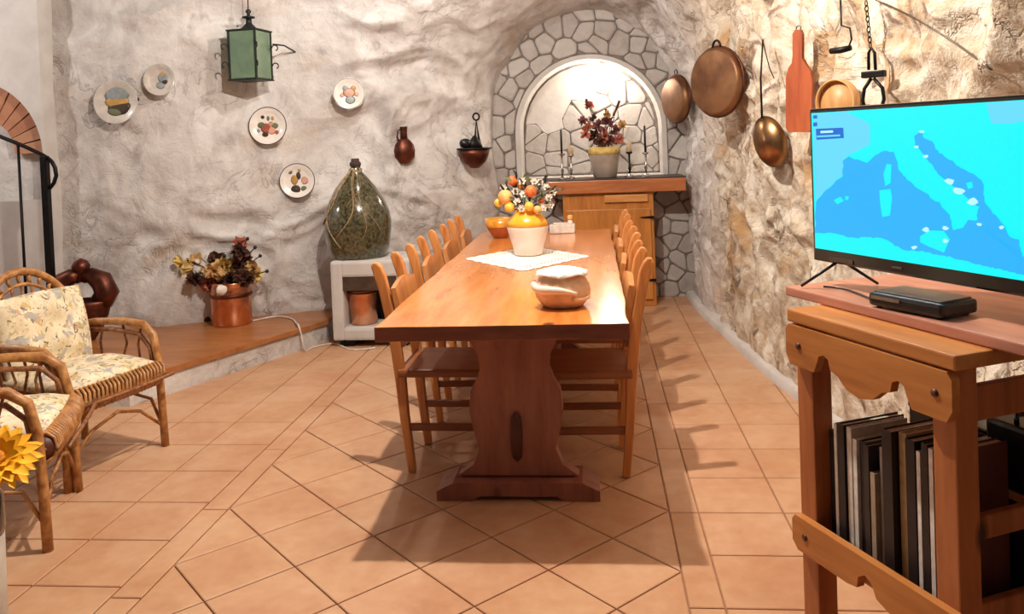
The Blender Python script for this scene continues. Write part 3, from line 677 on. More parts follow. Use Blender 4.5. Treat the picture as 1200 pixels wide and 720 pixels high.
MB().box(((sx0+sx1)/2-ox, .17, zt-.004-FZ), (sx1-sx0+.008, .43, .008), 0, .003).build('shelf_cover', 'black_top', sb)
ZS = zt+.0005
def on_shelf(px, dy): q = on_y(px, 200, AY+dy); return (q.x, AY+dy, ZS)
v = thing('stoneware_vase', 'grey stoneware vase of dried flowers on the sideboard shelf', 'vase', on_shelf(709, .17))
MB().lathe([(.085, 0), (.095, .005), (.112, .1), (.128, .19), (.13, .235), (.118, .25), (.105, .235), (.09, .1)], 28).build('vase_body', 'stoneware', v)
MB().lathe([(.1285, .19), (.133, .22), (.1325, .24), (.12, .255), (.117, .245)], 28).build('glazed_rim', 'dried_yellow', v)
b = thing('dried_bouquet', 'dried rose and plum flower bunch in stoneware vase below the niche lamp', 'flowers', (v.location.x, v.location.y, ZS+.24))
rnd = random.Random(5)
def bs(px, py, dy): q = on_y(px, py, v.location.y+dy); return Vector((q.x-v.location.x, dy, q.z-ZS-.24))
for (px, py, r, m) in ((690, 124, .03, 'dried_rose'), (683, 142, .03, 'dried_plum'), (690, 150, .04, 'dried_rose'), (702, 148, .04, 'dried_plum'), (713, 144, .045, 'dried_plum'), (720, 154, .04, 'dried_plum'), (697, 160, .04, 'dried_brown'), (708, 160, .045, 'dried_rose'), (730, 148, .035, 'dried_tan'), (724, 163, .035, 'dried_rose'), (694, 138, .025, 'dried_brown'), (711, 134, .025, 'dried_tan'), (686, 158, .03, 'dried_rose'), (716, 166, .04, 'dried_plum'), (703, 168, .04, 'dried_brown')):
    c = bs(px, py, rnd.uniform(-.06, .05)); f = MB()
    for k in range(16):
        d = Vector((rnd.gauss(0, 1), rnd.gauss(0, 1)-.3, rnd.gauss(0, 1)+.3)).normalized(); f.leaf(c, d, (rnd.uniform(-1, 1), rnd.uniform(-1, 1), .3), r*1.6, r*1.0)
    f.build('dried_bloom', m, b)
st = MB()
for (px, py) in ((688, 118), (725, 118), (720, 126), (711, 128), (690, 124), (683, 142), (730, 148), (702, 148), (713, 140), (697, 150), (720, 154)):
    c = bs(px, py, 0); st.tube([(c.x*.15, 0, -.1), (c.x*.5, 0, c.z*.45), c], [.004, .003, .003], 5)
for (px, py, px2, py2) in ((719, 136, 726, 118), (688, 128, 687, 116), (711, 138, 710, 128)): st.tube([bs(px, py, 0), bs(px2, py2, 0)], [.008, .012], 6)
st.build('stems', 'dried_brown', b)
def candlestick(px, dy, foot, stem_m, h, candle_m, ch, cr, label, clabel):
    t = thing('candlestick', label, 'candlestick', on_shelf(px, dy))
    MB().lathe([(foot, 0), (foot*1.02, .006), (foot*.5, .018), (foot*.22, .03)], 18).build('foot', 'silver', t)
    MB().lathe([(foot*.22, .028), (.008, .05), (.014, .07), (.008, .09), (.008, h-.02)], 12).build('stem', stem_m, t)
    MB().lathe([(.010, h-.022), (.026, h-.014), (.028, h-.004), (.014, h-.004)], 14).build('drip_pan', 'iron' if stem_m == 'iron' else 'silver', t)
    cd = thing('candle', clabel, 'candle', (t.location.x, t.location.y, ZS+h-.0035))
    MB().lathe([(cr, 0), (cr, ch-.006), (cr*.5, ch)], 12).build('candle_body', candle_m, cd); MB().tube([(0, 0, ch-.002), (.001, 0, ch+.014)], .0014, 5).build('wick', 'black_wax', cd)
candlestick(659, .09, .034, 'silver', .215, 'black_wax', .20, .0085, 'silver candlestick holding a black taper beside the sideboard edge over the table', 'thin black taper candle on silver candlestick over the pine cupboard, farther from the copper pan')
candlestick(669.5, .16, .034, 'silver', .20, 'wax', .08, .022, 'silver candlestick with thick cream candle between black taper and stoneware vase', 'thick cream candle standing next to black taper, away from copper pan')
candlestick(738, .10, .045, 'iron', .21, 'wax', .085, .022, 'dark-stemmed candlestick with thick cream candle beside stoneware vase', 'thick cream candle on dark-stemmed candlestick')
candlestick(757, .14, .045, 'silver', .20, 'black_wax', .22, .0085, 'silver candlestick with black taper at the copper pan end of the shelf', 'thin black taper candle at the copper pan end of the shelf')
w = thing('niche_lamp', 'small white ceiling spot lamp glowing at the crown of the niche', 'lamp', (.13, 7.17, 1.985))
MB().lathe([(.032, 0), (.035, .01), (.034, .07)], 16).build('lamp_housing', 'white_plastic', w); MB().lathe([(0.0, -.012), (.02, -.008), (.03, .002)], 16).build('lamp_bulb', 'bulb', w)

# ------------------------------------------------------------------ things hung on the right wall
def hung(name, label, cat, px, py, n, r, lean=0.0):
    """hang a thing where the wall is, clear of the rock by the reach r_px (pixels) of its outline"""
    h = hit(BR, px, py); d = -ray(px, py).normalized(); bx, bn, bz = wall_basis(n, lean); off = .02
    while off < 1.0:
        c = h+d*off; rr = r*(c-EYE).length/F_PX; ok = True
        for k in range(10):
            q = c+(bx*math.cos(k*.628)+bz*math.sin(k*.628))*rr-bn*.012; v = q-EYE; w = BR.ray_cast(EYE, v.normalized())
            if w[0] is not None and w[3] < v.length+.004: ok = False; break
        if ok: break
        off += .02
    c = h+d*off; return thing(name, label, cat, c, basis=(bx, bn, bz)), (c-EYE).length
def local(o, px, py):
    """pixel -> (u, v) in the hung thing's own plane (metres along its x and z)"""
    m = o.matrix_world; o_ = m.translation; x, n, z = m.col[0].xyz, m.col[1].xyz, m.col[2].xyz; d = ray(px, py)
    t = (o_-EYE).dot(n)/d.dot(n); q = EYE+d*t-o_; return (q.dot(x), q.dot(z))
def fit(px, s): return px*s/F_PX
t, dd = hung('copper_pan', 'round copper pan hung nearest the arched niche on the rough wall', 'pan', 793, 116, (-.90, -.44), 28)
r = fit(28, dd)
def disc_y(prof, mb=None, seg=36, sx=1.0, ring=False):  # lathe about local y
    mb = mb or MB(); a = MB().lathe(prof, seg, ring=ring); mb.raw([(v.x*sx, v.z, v.y) for v in a.v], a.f, True); return mb
disc_y([(0.0, .045), (r*.80, .045), (r*.88, .04), (r, 0.0), (r*.98, -.004), (r*.86, .034), (0.0, .037)]).build('pan_body', 'copper_old', t)
disc_y([(r*.97, -.007), (r*1.02, -.007), (r*1.02, .003), (r*.97, .003)], ring=True).build('pan_rim', 'copper_dark', t)
MB().tube([(.02*math.cos(a), 0, r+.018+.02*math.sin(a)) for a in [2*PI*i/12 for i in range(12)]], .004, 6, True).build('hanging_ring', 'iron', t)
t, dd = hung('copper_tray', 'big dull copper tray with small iron loop, largest pan on the rough wall', 'tray', 841, 96, (-.81, -.58), 40)
r = fit(40, dd)
disc_y([(0.0, .04), (r*.86, .04), (r*.93, .036), (r, .002), (r*.985, -.002), (r*.91, .03), (0.0, .032)]).build('tray_body', 'copper_old', t)
disc_y([(r*.975, -.006), (r*1.02, -.006), (r*1.02, .004), (r*.975, .004)], ring=True).build('tray_rim', 'copper_dark', t)
MB().tube([(-.004+.032*math.cos(a), .004, r*.97+.042*math.sin(a)) for a in [PI*i/10 for i in range(11)]], .007, 8).build('loop_handle', 'iron', t)
t, dd = hung('skimmer', 'brass skimmer with long thin handle hung between tray and wooden paddle', 'ladle', 902, 166, (-.75, -.66), 30)
r = fit(30, dd)
bw = disc_y([(0.0, .045), (r*.45, .038), (r*.8, .018), (r, 0.0), (r*.97, -.004), (r*.78, .012), (0.0, .038)], sx=.72)
ang = .38; bw.v = [Vector((v.x*math.cos(ang)+v.z*math.sin(ang), v.y, -v.x*math.sin(ang)+v.z*math.cos(ang))) for v in bw.v]; bw.build('skimmer_bowl', 'brass_old', t)
u0, v0 = local(t, 893, 138); u1, v1 = local(t, 894, 46)
MB().tube([(u0, 0, v0-.01), (u0-.002, .004, (v0+v1)/2), (u1, 0, v1)], [.006, .005, .004], 6).build('handle', 'iron', t)
MB().tube([(u1, 0, v1), (u1+.006, -.01, v1-.02), local(t, 899, 80)[0:1]+(-.02,)+local(t, 899, 80)[1:], local(t, 903, 92)[0:1]+(-.03,)+local(t, 903, 92)[1:]], .003, 5).build('hook_wire', 'iron', t)
t, dd = hung('wooden_paddle', 'reddish wooden paddle board hung behind the television', 'board', 936, 110, (-.70, -.71), 30)
L = lambda x, y: local(t, x, y)
pl = [L(930, 40), L(933, 35), L(939, 35), L(941, 40), L(941, 68), L(945, 75), L(951, 84), L(953, 96), L(952, 150), L(949, 155), L(925, 155), L(922, 150), L(922, 92), L(925, 80), L(929, 74), L(930, 66)]
MB().prism(pl, (0, -.012, 0), (1, 0, 0), (0, 0, 1), -.022).build('paddle_body', 'red_wood', t)
u, v_ = L(936, 33); MB().tube([(u+.012*math.cos(a), .0, v_+.012*math.sin(a)) for a in [2*PI*i/10 for i in range(10)]], .003, 5, True).build('hanging_ring', 'steel', t)
t, dd = hung('wooden_sieve', 'round pale wooden sieve on the wall above the television', 'sieve', 985, 120, (-.72, -.69), 25)
r = fit(25, dd)
disc_y([(r, 0), (r, .05), (r*.93, .05), (r*.93, .0)], sx=.9, ring=True).build('hoop', 'light_wood', t); disc_y([(0.0, .03), (r*.93, .03), (r*.93, .026), (0.0, .026)], sx=.9).build('mesh', 'light_wood', t)
t, dd = hung('iron_tongs', 'black iron tongs hanging by a chain above the television', 'tongs', 1022, 86, (-.72, -.69), 30)
L = lambda x, y, d=0.0: (local(t, x, y)[0], d, local(t, x, y)[1])
for k in range(9):
    c = Vector(L(1015+k*.6, 4+k*6.1)); q = .006
    MB().tube([c+Vector((q*math.cos(a)*(1 if k % 2 else .2), q*math.cos(a)*(.2 if k % 2 else 1), .0135*math.sin(a))) for a in [2*PI*i/8 for i in range(8)]], .0022, 5, True).build('chain_link', 'iron', t)
MB().tube([L(1018, 82), L(1018, 62), L(1021, 56), L(1025, 62), L(1026, 82)], .006, 6).build('eye', 'iron', t)
a, b_ = Vector(L(1011, 88)), Vector(L(1037, 86)); MB().box((a+b_)/2, ((b_-a).length, .03, .026), 0, .004).build('cross_bar', 'iron', t)
for pts in (((1021, 92), (1013, 104), (1011, 118), (1014, 130)), ((1024, 92), (1034, 103), (1036, 116), (1033, 128))): MB().tube([L(*q) for q in pts], .007, 6).build('jaw', 'iron', t)
t, dd = hung('iron_ladle', 'small iron ladle with angled rod hanging beside the iron tongs', 'ladle', 985, 45, (-.72, -.69), 30)
MB().tube([L(985, 0), L(986, 30), L(996, 33), L(998, 46), L(995, 54)], .004, 6).build('rod', 'iron', t)
a, b_ = Vector(L(973, 60)), Vector(L(997, 56)); MB().tube([a, (a+b_)/2+Vector((0, 0, -.003)), b_], [.012, .014, .012], 8).build('bowl', 'iron', t)
pts = []
for i in range(14):
    f = i/13; px = 1026+136*f; py = -2+84*f+6*math.sin(PI*f)*-1; h = hit(BR, px, max(py, .1)); pts.append(h-ray(px, py).normalized()*.035)
for k in range(3): pts = [pts[0]]+[(pts[i-1]+pts[i]+pts[i+1])/3 for i in range(1, len(pts)-1)]+[pts[-1]]
o = MB().tube(pts, .0032, 6).build('wall_cable', 'steel'); tag(o, 'grey cable slanting down the rough wall above the television', 'cable')

# ------------------------------------------------------------------ things on the left wall
def plate(px, py, r_px, label, rim, motif, n=(0, -1), seg=40, wav=0.0, mat='porcelain'):
    h = hit(BL, px, py); dist = (h-EYE).length; t = thing('wall_plate', label, 'plate', h-ray(px, py).normalized()*.05, basis=wall_basis(n, .05)); r = r_px*dist/F_PX
    bdy = disc_y([(0.0, .012), (r*.64, .012), (r*.70, .015), (r*.97, .034), (r, .034), (r*.98, .026), (r*.6, .0), (0.0, .0)], seg=seg)
    if wav: 
        for v in bdy.v:
            a = math.atan2(v.z, v.x); k = 1+wav*abs(math.cos(4*a)); v.x *= k; v.z *= k
    bdy.build('plate_body', mat, t)
    if rim: disc_y([(r*.965, .0345), (r*1.005, .0352), (r*1.01, .031), (r*.98, .029)], seg=seg, ring=True).build('painted_rim', rim, t)
    for (u, w, rr, m, el) in motif:
        q = MB(); rr *= 1.12; q.lathe([(0.0, .0016), (rr*r*.7, .0014), (rr*r, 0)], 12, (0, 0, 0)); q.v = [Vector((a.x*el-u*r*1.15, .0128+a.z, a.y+w*r*1.15)) for a in q.v]; q.build('painted_motif', m, t)
    return t
rd = random.Random(2)
FLW = [(-.1, -.1, .24, 'motif_red', 1.1), (.15, -.2, .2, 'motif_pink', 1), (.3, .0, .14, 'motif_green', 1.2), (-.32, .05, .15, 'motif_green', 1.2), (0, .35, .12, 'motif_green', .6), (.2, .35, .1, 'motif_ochre', .7), (-.25, .42, .09, 'motif_dark', 1), (.38, -.3, .1, 'motif_red', 1), (-.15, -.38, .12, 'motif_dark', 1.3), (-.45, -.2, .09, 'motif_blue', 1), (.12, .1, .12, 'motif_pink', 1)]
plate(138, 120, 23, 'grey-rimmed plate with a dark landscape, nearest the stair railing', None, [(0, .3, .45, 'motif_blue', 1.15), (0, .02, .28, 'motif_ochre', 1.8), (.1, -.22, .3, 'motif_dark', 1.6), (-.05, -.35, .2, 'motif_green', 1.7), (-.78, -.05, .09, 'motif_dark', 1), (.82, .08, .08, 'motif_dark', 1), (-.3, -.8, .08, 'motif_dark', .8)], (.1, -1), mat='porcelain_grey')
plate(189, 94, 17, 'small pale plate with a tiny brown figure, highest on the left wall', None, [(.12, .1, .3, 'motif_blue', .9), (.1, .3, .14, 'motif_ochre', 1), (.2, -.1, .16, 'motif_dark', 1.2), (0, -.3, .2, 'motif_blue', 1.3)], (.1, -1), mat='porcelain_grey')
plate(315, 148, 21, 'white plate with red fruit and flowers and a dark rim below the lantern', 'motif_dark', FLW, (.1, -1))
plate(349, 212, 19.5, 'white plate with ochre pear motif hanging lowest, beside the demijohn neck', 'motif_dark', [(-.15, .05, .26, 'motif_ochre', .7), (.05, .25, .2, 'motif_dark', .6), (.35, .0, .2, 'motif_pink', .9), (-.1, -.42, .22, 'motif_dark', 1.1), (-.08, -.4, .1, 'porcelain', 1), (.3, -.4, .14, 'motif_green', 1.1), (-.35, .45, .12, 'motif_green', 1), (.1, .55, .13, 'motif_ochre', .6)], (.2, -1))
plate(409, 110, 17.5, 'white eight-sided plate with pale pink flowers above the copper flask', 'motif_blue', [(0, .05, .28, 'motif_pink', 1.3), (-.2, .3, .16, 'motif_blue', 1), (.25, .3, .15, 'motif_ochre', 1), (.05, -.35, .25, 'motif_blue', 1.2), (-.4, -.1, .12, 'motif_pink', 1), (.42, -.05, .13, 'motif_pink', 1)], (.3, -1), 8 * 5, .05)

# lantern
h = hit(BL, 294, 80); d = ray(294, 80).normalized(); lp = h-d*.24; dist = (lp-EYE).length; s = dist/F_PX
lt = thing('hanging_lantern', 'green glass lantern with iron frame hanging before the rock wall', 'lantern', (lp.x, lp.y, on_y(294, 95, lp.y).z), -0.14)
W2, LH = .105, 56*s
for sx_ in (-1, 1):
    for sy_ in (-1, 1): MB().box((sx_*W2, sy_*W2, LH/2), (.014, .014, LH), 0, .002).build('corner_post', 'lantern_metal', lt)
MB().box((0, 0, .006), (.235, .235, .012), 0, .003).build('base_plate', 'lantern_metal', lt)
MB().box((0, 0, LH-.006), (.235, .235, .012), 0, .003).build('top_plate', 'lantern_metal', lt)
for i in range(4):
    a = i*PI/2; pn = MB().box((W2*math.cos(a), W2*math.sin(a), LH/2), (.004, .19, LH-.03), a).build('glass_pane', 'lantern_glass', lt)
MB().lathe([(.07, 0), (.05, .02), (.022, .05), (.02, .085), (.045, .088), (.045, .098), (.012, .105), (.012, .12), (.022, .135), (.012, .15), (0, .152)], 14, (0, 0, LH)).build('finial', 'lantern_metal', lt)
MB().tube([(0, 0, LH+.15), (.004, 0, LH+.4), (0, 0, LH+.95)], .004, 6).build('hanging_chain', 'iron', lt)
for (sx_, sy_) in ((-1, 1), (-1, -1), (1, -1), (1, 1)):
    for z in (LH*.66, LH*.3):
        c = Vector((sx_*W2*1.05, sy_*W2*1.05, z)); e = Vector((sx_, sy_, 0)).normalized()
        MB().tube([c+e*(.025-.025*math.cos(a)*(1-.08*a))+Vector((0, 0, .026*math.sin(a)*(1-.08*a))) for a in [i*.45 for i in range(11)]], .0045, 6).build('iron_scroll', 'lantern_metal', lt)
q0 = on_y(320, 52, lp.y); q1 = hit(BL, 346, 61)
o = MB().tube([q0, (q0+q1)/2+Vector((0, 0, .02)), q1], .006, 6).build('lantern_bracket', 'iron'); tag(o, 'thin iron bracket between the green lantern and the rock wall', 'bracket')

# copper flask
h = hit(BL, 474, 175); s = (h-EYE).length/F_PX; t = thing('copper_flask', 'small copper flask with narrow neck hung on the wall above the chairs', 'flask', h-ray(474, 175).normalized()*.07, basis=wall_basis((.5, -1)))
MB().lathe([(0, -17*s), (6*s, -16*s), (11.5*s, -9*s), (12.5*s, -2*s), (11*s, 5*s), (7*s, 10*s), (4.2*s, 12.5*s)], 22, (0, 0, 0), True, 1, .6).build('flask_body', 'copper_dark', t)
MB().lathe([(4.2*s, 12*s), (3.8*s, 20*s), (4.4*s, 25*s), (5*s, 26*s), (3*s, 26*s)], 14, (0, 0, 0), True, 1, .7).build('neck', 'copper_dark', t)
MB().tube([(3*s, 0, 24*s), (7*s, .0, 21*s), (8*s, 0, 14*s), (6*s, 0, 10*s)], 1.0*s, 6).build('handle', 'copper_dark', t)
# hanging pot
h = hit(BL, 556, 180); s = (h-EYE).length/F_PX; t = thing('hanging_copper_pot', 'round copper pot with dark rim hung by an iron hook near the niche', 'pot', h-ray(556, 180).normalized()*.16, basis=wall_basis((.7, -1)))
MB().lathe([(0, -17*s), (5*s, -16.5*s), (13*s, -10*s), (17*s, -2*s), (18.5*s, 5*s), (17*s, 5*s), (12*s, -8*s), (0, -14*s)], 26, (0, 0, 0), True, 1, .8).build('pot_bowl', 'copper_dark', t)
MB().lathe([(18*s, 4*s), (21*s, 5*s), (21*s, 6.5*s), (17*s, 6.5*s)], 26, (0, 0, 0), True, 1, .8, ring=True).build('pot_rim', 'iron', t)
MB().tube([(-9*s, 0, 6*s), (-6*s, 0, 20*s), (-4*s, 0, 38*s), (-2*s, 0, 20*s), (3*s, 0, 6*s)], 1.2*s, 6).build('bail_handle', 'iron', t)
MB().tube([(-4*s+4*s*math.cos(a), 0, 42*s+4*s*math.sin(a)) for a in [2*PI*i/12 for i in range(12)]], 1.1*s, 6, True).build('hook_ring', 'iron', t)
MB().ball((11*s, 0, 12*s), 7*s, 12, 1.1, .8, .8, .15).build('dark_contents', 'black', t)
MB().lathe([(11*s, 5*s), (7*s, 14*s), (2*s, 20*s), (0, 21*s)], 10, (-1*s, 0, 0), True, 1, .6).build('lid', 'iron', t)

# ------------------------------------------------------------------ ledge along the left wall
ld0 = on_z(195, 465); ld1 = on_z(386, 402)
LZ = .165
lw = thing('ledge', 'x', 'x'); del lw['label']; del lw['category']; bpy.data.objects.remove(lw)
pl = [(ld1.x-.02, ld1.y), (ld0.x, ld0.y), (ld0.x-.10, ld0.y-.2), (-4.4, ld0.y-.2), (-4.4, 5.6), (-2.6, 6.1), (-1.95, 6.1)]
ledge = MB().prism([(x, y) for x, y in pl], (0, 0, 0), (1, 0, 0), (0, 1, 0), LZ-.03).build('trim_1', 'rock_grey', None, 'structure')
e = (Vector((ld1.x, ld1.y))-Vector((ld0.x, ld0.y))).normalized(); nn = Vector((e.y, -e.x))*.02
pl2 = [(x+nn.x, y+nn.y) if i in (0, 1) else (x, y) for i, (x, y) in enumerate(pl)]
MB().prism(pl2, (0, 0, LZ-.03), (1, 0, 0), (0, 1, 0), .03).build('ledge_plank', 'ledge_wood', ledge)
# copper pot with dried flowers on the ledge
p = on_z(265, 383, LZ); cp = thing('copper_planter', 'shiny copper pot with dried flowers standing on the wooden ledge', 'pot', (p.x, p.y+.1, LZ+.001))
s = (Vector((p.x, p.y+.1, LZ))-EYE).length/F_PX
MB().lathe([(20*s, 0), (21*s, 1*s), (21.5*s, 34*s), (21*s, 38*s), (20*s, 44*s), (22*s, 46*s), (19*s, 46*s), (18*s, 10*s)], 32).build('pot_body', 'copper', cp)
MB().lathe([(21.7*s, 30*s), (22.3*s, 31*s), (22.3*s, 33*s), (21.7*s, 34*s)], 32, ring=True).build('pot_band', 'copper_dark', cp)
b = thing('dried_arrangement', 'dried cream and brown flowers with dark seed heads in the copper pot', 'flowers', (p.x, p.y+.1, LZ+44*s))
rnd = random.Random(9)
def bl(px, py, dy=0.0): q = on_y(px, py, p.y+.1+dy); return Vector((q.x-p.x, dy, q.z-LZ-44*s))
for (px, py, r, m) in ((213, 313, .07, 'dried_yellow'), (221, 322, .06, 'dried_yellow'), (232, 309, .07, 'dried_tan'), (240, 320, .07, 'dried_tan'), (228, 328, .05, 'dried_brown'), (254, 303, .05, 'dried_brown'), (252, 318, .06, 'dried_tan'), (262, 312, .06, 'dried_yellow'), (274, 314, .055, 'dried_tan'), (282, 296, .06, 'dried_brown'), (281, 286, .05, 'dried_rose'), (284, 306, .06, 'dried_brown'), (296, 314, .05, 'dried_tan'), (300, 322, .045, 'dried_yellow'), (270, 330, .06, 'dried_brown'), (286, 326, .06, 'dried_brown'), (244, 334, .05, 'dried_rose'), (258, 334, .05, 'dried_brown')):
    f = MB(); c = bl(px, py, rnd.uniform(-.08, .08))
    for k in range(34):
        d = Vector((rnd.gauss(0, 1), rnd.gauss(0, 1)-.2, rnd.gauss(0, 1)+.3)).normalized(); f.leaf(c, d, (rnd.uniform(-1, 1), rnd.uniform(-1, 1), .3), r*1.25, r*.85, .3)
    f.build('dried_bloom', m, b)
st = MB()
for (px, py) in ((299, 290), (313, 318), (290, 280), (220, 305), (263, 300), (305, 300)):
    c = bl(px, py); st.tube([(c.x*.1, 0, -.08), (c.x*.5, 0, c.z*.6), c], .0045, 5)
    MB().ball(c, .014, 8).build('seed_head', 'black', b)
st.build('stems', 'dried_brown', b)
f = MB().ball(bl(260, 340, -.13), .04, 10, lump=.2).build('cotton_bloom', 'white_flower', b)
p2 = on_z(236, 380, LZ); bt = thing('small_bottle', 'small dark bottle standing on the ledge against the copper pot', 'bottle', (p2.x-.005, p2.y+.1, LZ+.001))
MB().lathe([(.03, 0), (.034, .004), (.034, .09), (.018, .115)], 16).build('bottle_body', 'black_gloss', bt); MB().lathe([(.014, .113), (.014, .14), (.016, .142), (.0, .144)], 12).build('bottle_cap', 'black', bt)
# copper ewer
pz = on_y(98, 374, 5.1); ew = thing('copper_ewer', 'dark copper ewer with ring handle and knobbed lid behind the wicker chair', 'ewer', (pz.x, pz.y, LZ+.001), .2)
s = (Vector(ew.location)-EYE).length/F_PX
MB().lathe([(8*s, 0), (9*s, 1*s), (13*s, 8*s), (22*s, 24*s), (25*s, 36*s), (26*s, 40*s), (23*s, 41*s), (21*s, 36*s)], 28, (2*s, 0, 0), True, 1, .7).build('ewer_body', 'copper_dark', ew)
for sx_ in (-1, 1): MB().tube([(sx_*18*s, 0, 38*s), (sx_*24*s, 0, 48*s), (sx_*19*s, 0, 60*s), (sx_*9*s, 0, 66*s), (sx_*2*s, 0, 65*s)], [11*s, 12*s, 11*s, 8*s, 7*s], 12).build('shoulder_arm', 'copper_dark', ew)
MB().lathe([(6*s, 60*s), (5*s, 68*s), (8*s, 72*s), (9*s, 76*s), (6*s, 81*s), (2*s, 83*s), (0, 84*s)], 14).build('lid_knob', 'copper_dark', ew)
# white oven block with demijohn
q0 = on_y(386, 307, 5.43); q1 = on_y(390, 406, 5.43)
bw_, bh = .56, q0.z-.045
ov = thing('oven_block', 'white plastered block with dark opening carrying the demijohn', 'oven', (q0.x+bw_/2, 5.43, FZ))
op = [(-bw_/2+.0, .05), (-bw_/2+.04, .045), (bw_/2-.02, .05), (bw_/2, .09), (bw_/2, bh+.04), (-bw_/2, bh+.04), (-bw_/2-.005, bh*.6), (-bw_/2+.005, .12)]
# shell built round the opening
ohx0, ohx1, ohz0, ohz1 = -bw_/2+.085, bw_/2-.10, .135, bh-.075
shell = MB(); D_ = .46
for (x0, x1, z0, z1) in ((-bw_/2, ohx0, .045, bh+.037), (ohx1, bw_/2, .045, bh+.037), (ohx0-.01, ohx1+.01, ohz1, bh+.037), (ohx0-.01, ohx1+.01, .045, ohz0)): shell.box(((x0+x1)/2, D_/2, (z0+z1)/2), (x1-x0, D_, z1-z0), 0, .02)
shell.box((0, D_-.02, bh/2+.04), (bw_-.03, .03, bh-.03)); shell.build('plaster_shell', 'plaster', ov)
MB().box((0, .30, (ohz0+ohz1)/2), (ohx1-ohx0+.02, .012, ohz1-ohz0+.02)).build('black_back', 'black', ov)  # black panel across the back of the opening
MB().box(((ohx0+ohx1)/2, .035, ohz1-.045), (ohx1-ohx0+.01, .05, .10), -.0, .008).build('hood', 'steel', ov)
for sx_ in (-1, 1): MB().box((sx_*(bw_/2-.09), .2, .022), (.10, .34, .046), 0, .004).build('foot', 'iron', ov)
ct = thing('copper_pail', 'copper pail standing inside the white oven block', 'pail', (q0.x+.185, 5.43+.15, FZ+ohz0+.002))
MB().lathe([(.088, 0), (.094, .003), (.104, .17), (.110, .235), (.113, .24), (.106, .24), (.095, .1)], 28).build('pail_body', 'copper', ct)
MB().lathe([(.108, .218), (.115, .222), (.115, .23), (.108, .234)], 28, ring=True).build('pail_rim', 'copper_dark', ct)
dx = on_y(421, 300, 5.66).x; DZ = FZ+bh+.038
dm = thing('demijohn', 'large dark green glass demijohn with straw ties on the white oven block', 'demijohn', (dx, 5.66, DZ))
s = 5.72/F_PX; tz = on_y(413, 186, 5.66).z-DZ
prof = [(.0, .0), (.19, 0), (.205, .012), (.222, .09), (.236, .19), (.238, .25), (.224, .33), (.19, .41), (.14, .49), (.085, .56), (.048, .60), (.036, .63), (.034, tz-.05)]
MB().lathe(prof, 40).build('glass_body', 'demijohn_glass', dm)
MB().lathe([(.036, tz-.055), (.04, tz-.05), (.04, tz-.03), (.03, tz-.02), (.028, tz), (0, tz)], 16).build('stopper', 'cork', dm)
def rad(z):
    for (r0, z0), (r1, z1) in zip(prof, prof[1:]):
        if z0 <= z <= z1 and z1 > z0: return r0+(r1-r0)*(z-z0)/(z1-z0)
    return .035
rnd = random.Random(12)
for k in range(7):
    a0 = -PI/2+rnd.uniform(-1.3, 1.3); ln = rnd.uniform(.2, .62); pts = []
    for i in range(14):
        z = tz-.07-ln*i/13; z = max(z, .02); a = a0+.5*math.sin(i*.3+k)*i/13; r = rad(z)+.004; pts.append((r*math.cos(a), r*math.sin(a), z))
    MB().tube(pts, (.0022 if k % 3 else .0045), 5).build('straw_tie', 'straw', dm)
MB().tube([(.043*math.cos(a), .043*math.sin(a), .615+.01*math.sin(2*a)) for a in [2*PI*i/14 for i in range(14)]], .006, 6, True).build('neck_tie', 'straw', dm)
# white power cord
pts = [on_z(296, 376, LZ+.006), on_z(325, 371, LZ+.006), on_z(342, 374, LZ+.006), on_z(347, 379, LZ+.012)]
q = on_z(347, 382, LZ+.010); pts += [q+Vector((.03, -.03, .004)), Vector((q.x+.06, q.y-.05, .08)), Vector((q.x+.07, q.y-.055, .016))]
pts += [on_z(368, 407, .014), on_z(392, 403, .014), on_z(412, 410, .014), on_z(440, 408, .014)]
cr = crom([(a.x, a.y, a.z) for a in pts], 70); o = MB().tube([tuple(a) for a in cr], .006, 6).build('power_cord', 'white_plastic'); tag(o, 'white power cord running from the ledge down over the tiles', 'cord')

# ------------------------------------------------------------------ stair railing
RY = 4.95
rl = thing('stair_railing', 'black iron stair railing with curled handrail end beside the brick niche', 'railing', (on_y(55, 300, RY).x, RY, LZ))
def rlp(x, y): q = on_y(x, y, RY); return (q.x-rl.location.x, 0, q.z-LZ)
MB().tube([tuple(a) for a in crom([rlp(*q) for q in ((-60, 140), (-20, 150), (0, 160), (20, 168), (40, 177), (52, 183), (61, 190), (66, 202), (64, 213), (58, 221))], 50)], .013, 8).build('handrail', 'iron', rl)
tp = rlp(52, 183); MB().box((tp[0], 0, tp[2]/2), (.042, .042, tp[2]), 0, .004).build('newel_post', 'iron', rl)
for (x, y) in ((21, 168), (-14, 155), (-46, 146)):
    q = rlp(x, y); MB().tube([(q[0], 0, 0), q], .009, 6).build('baluster', 'iron', rl)
q = rlp(-60, 140); MB().tube([(q[0], 0, .08), (tp[0], 0, .08)], .011, 6).build('bottom_rail', 'iron', rl)

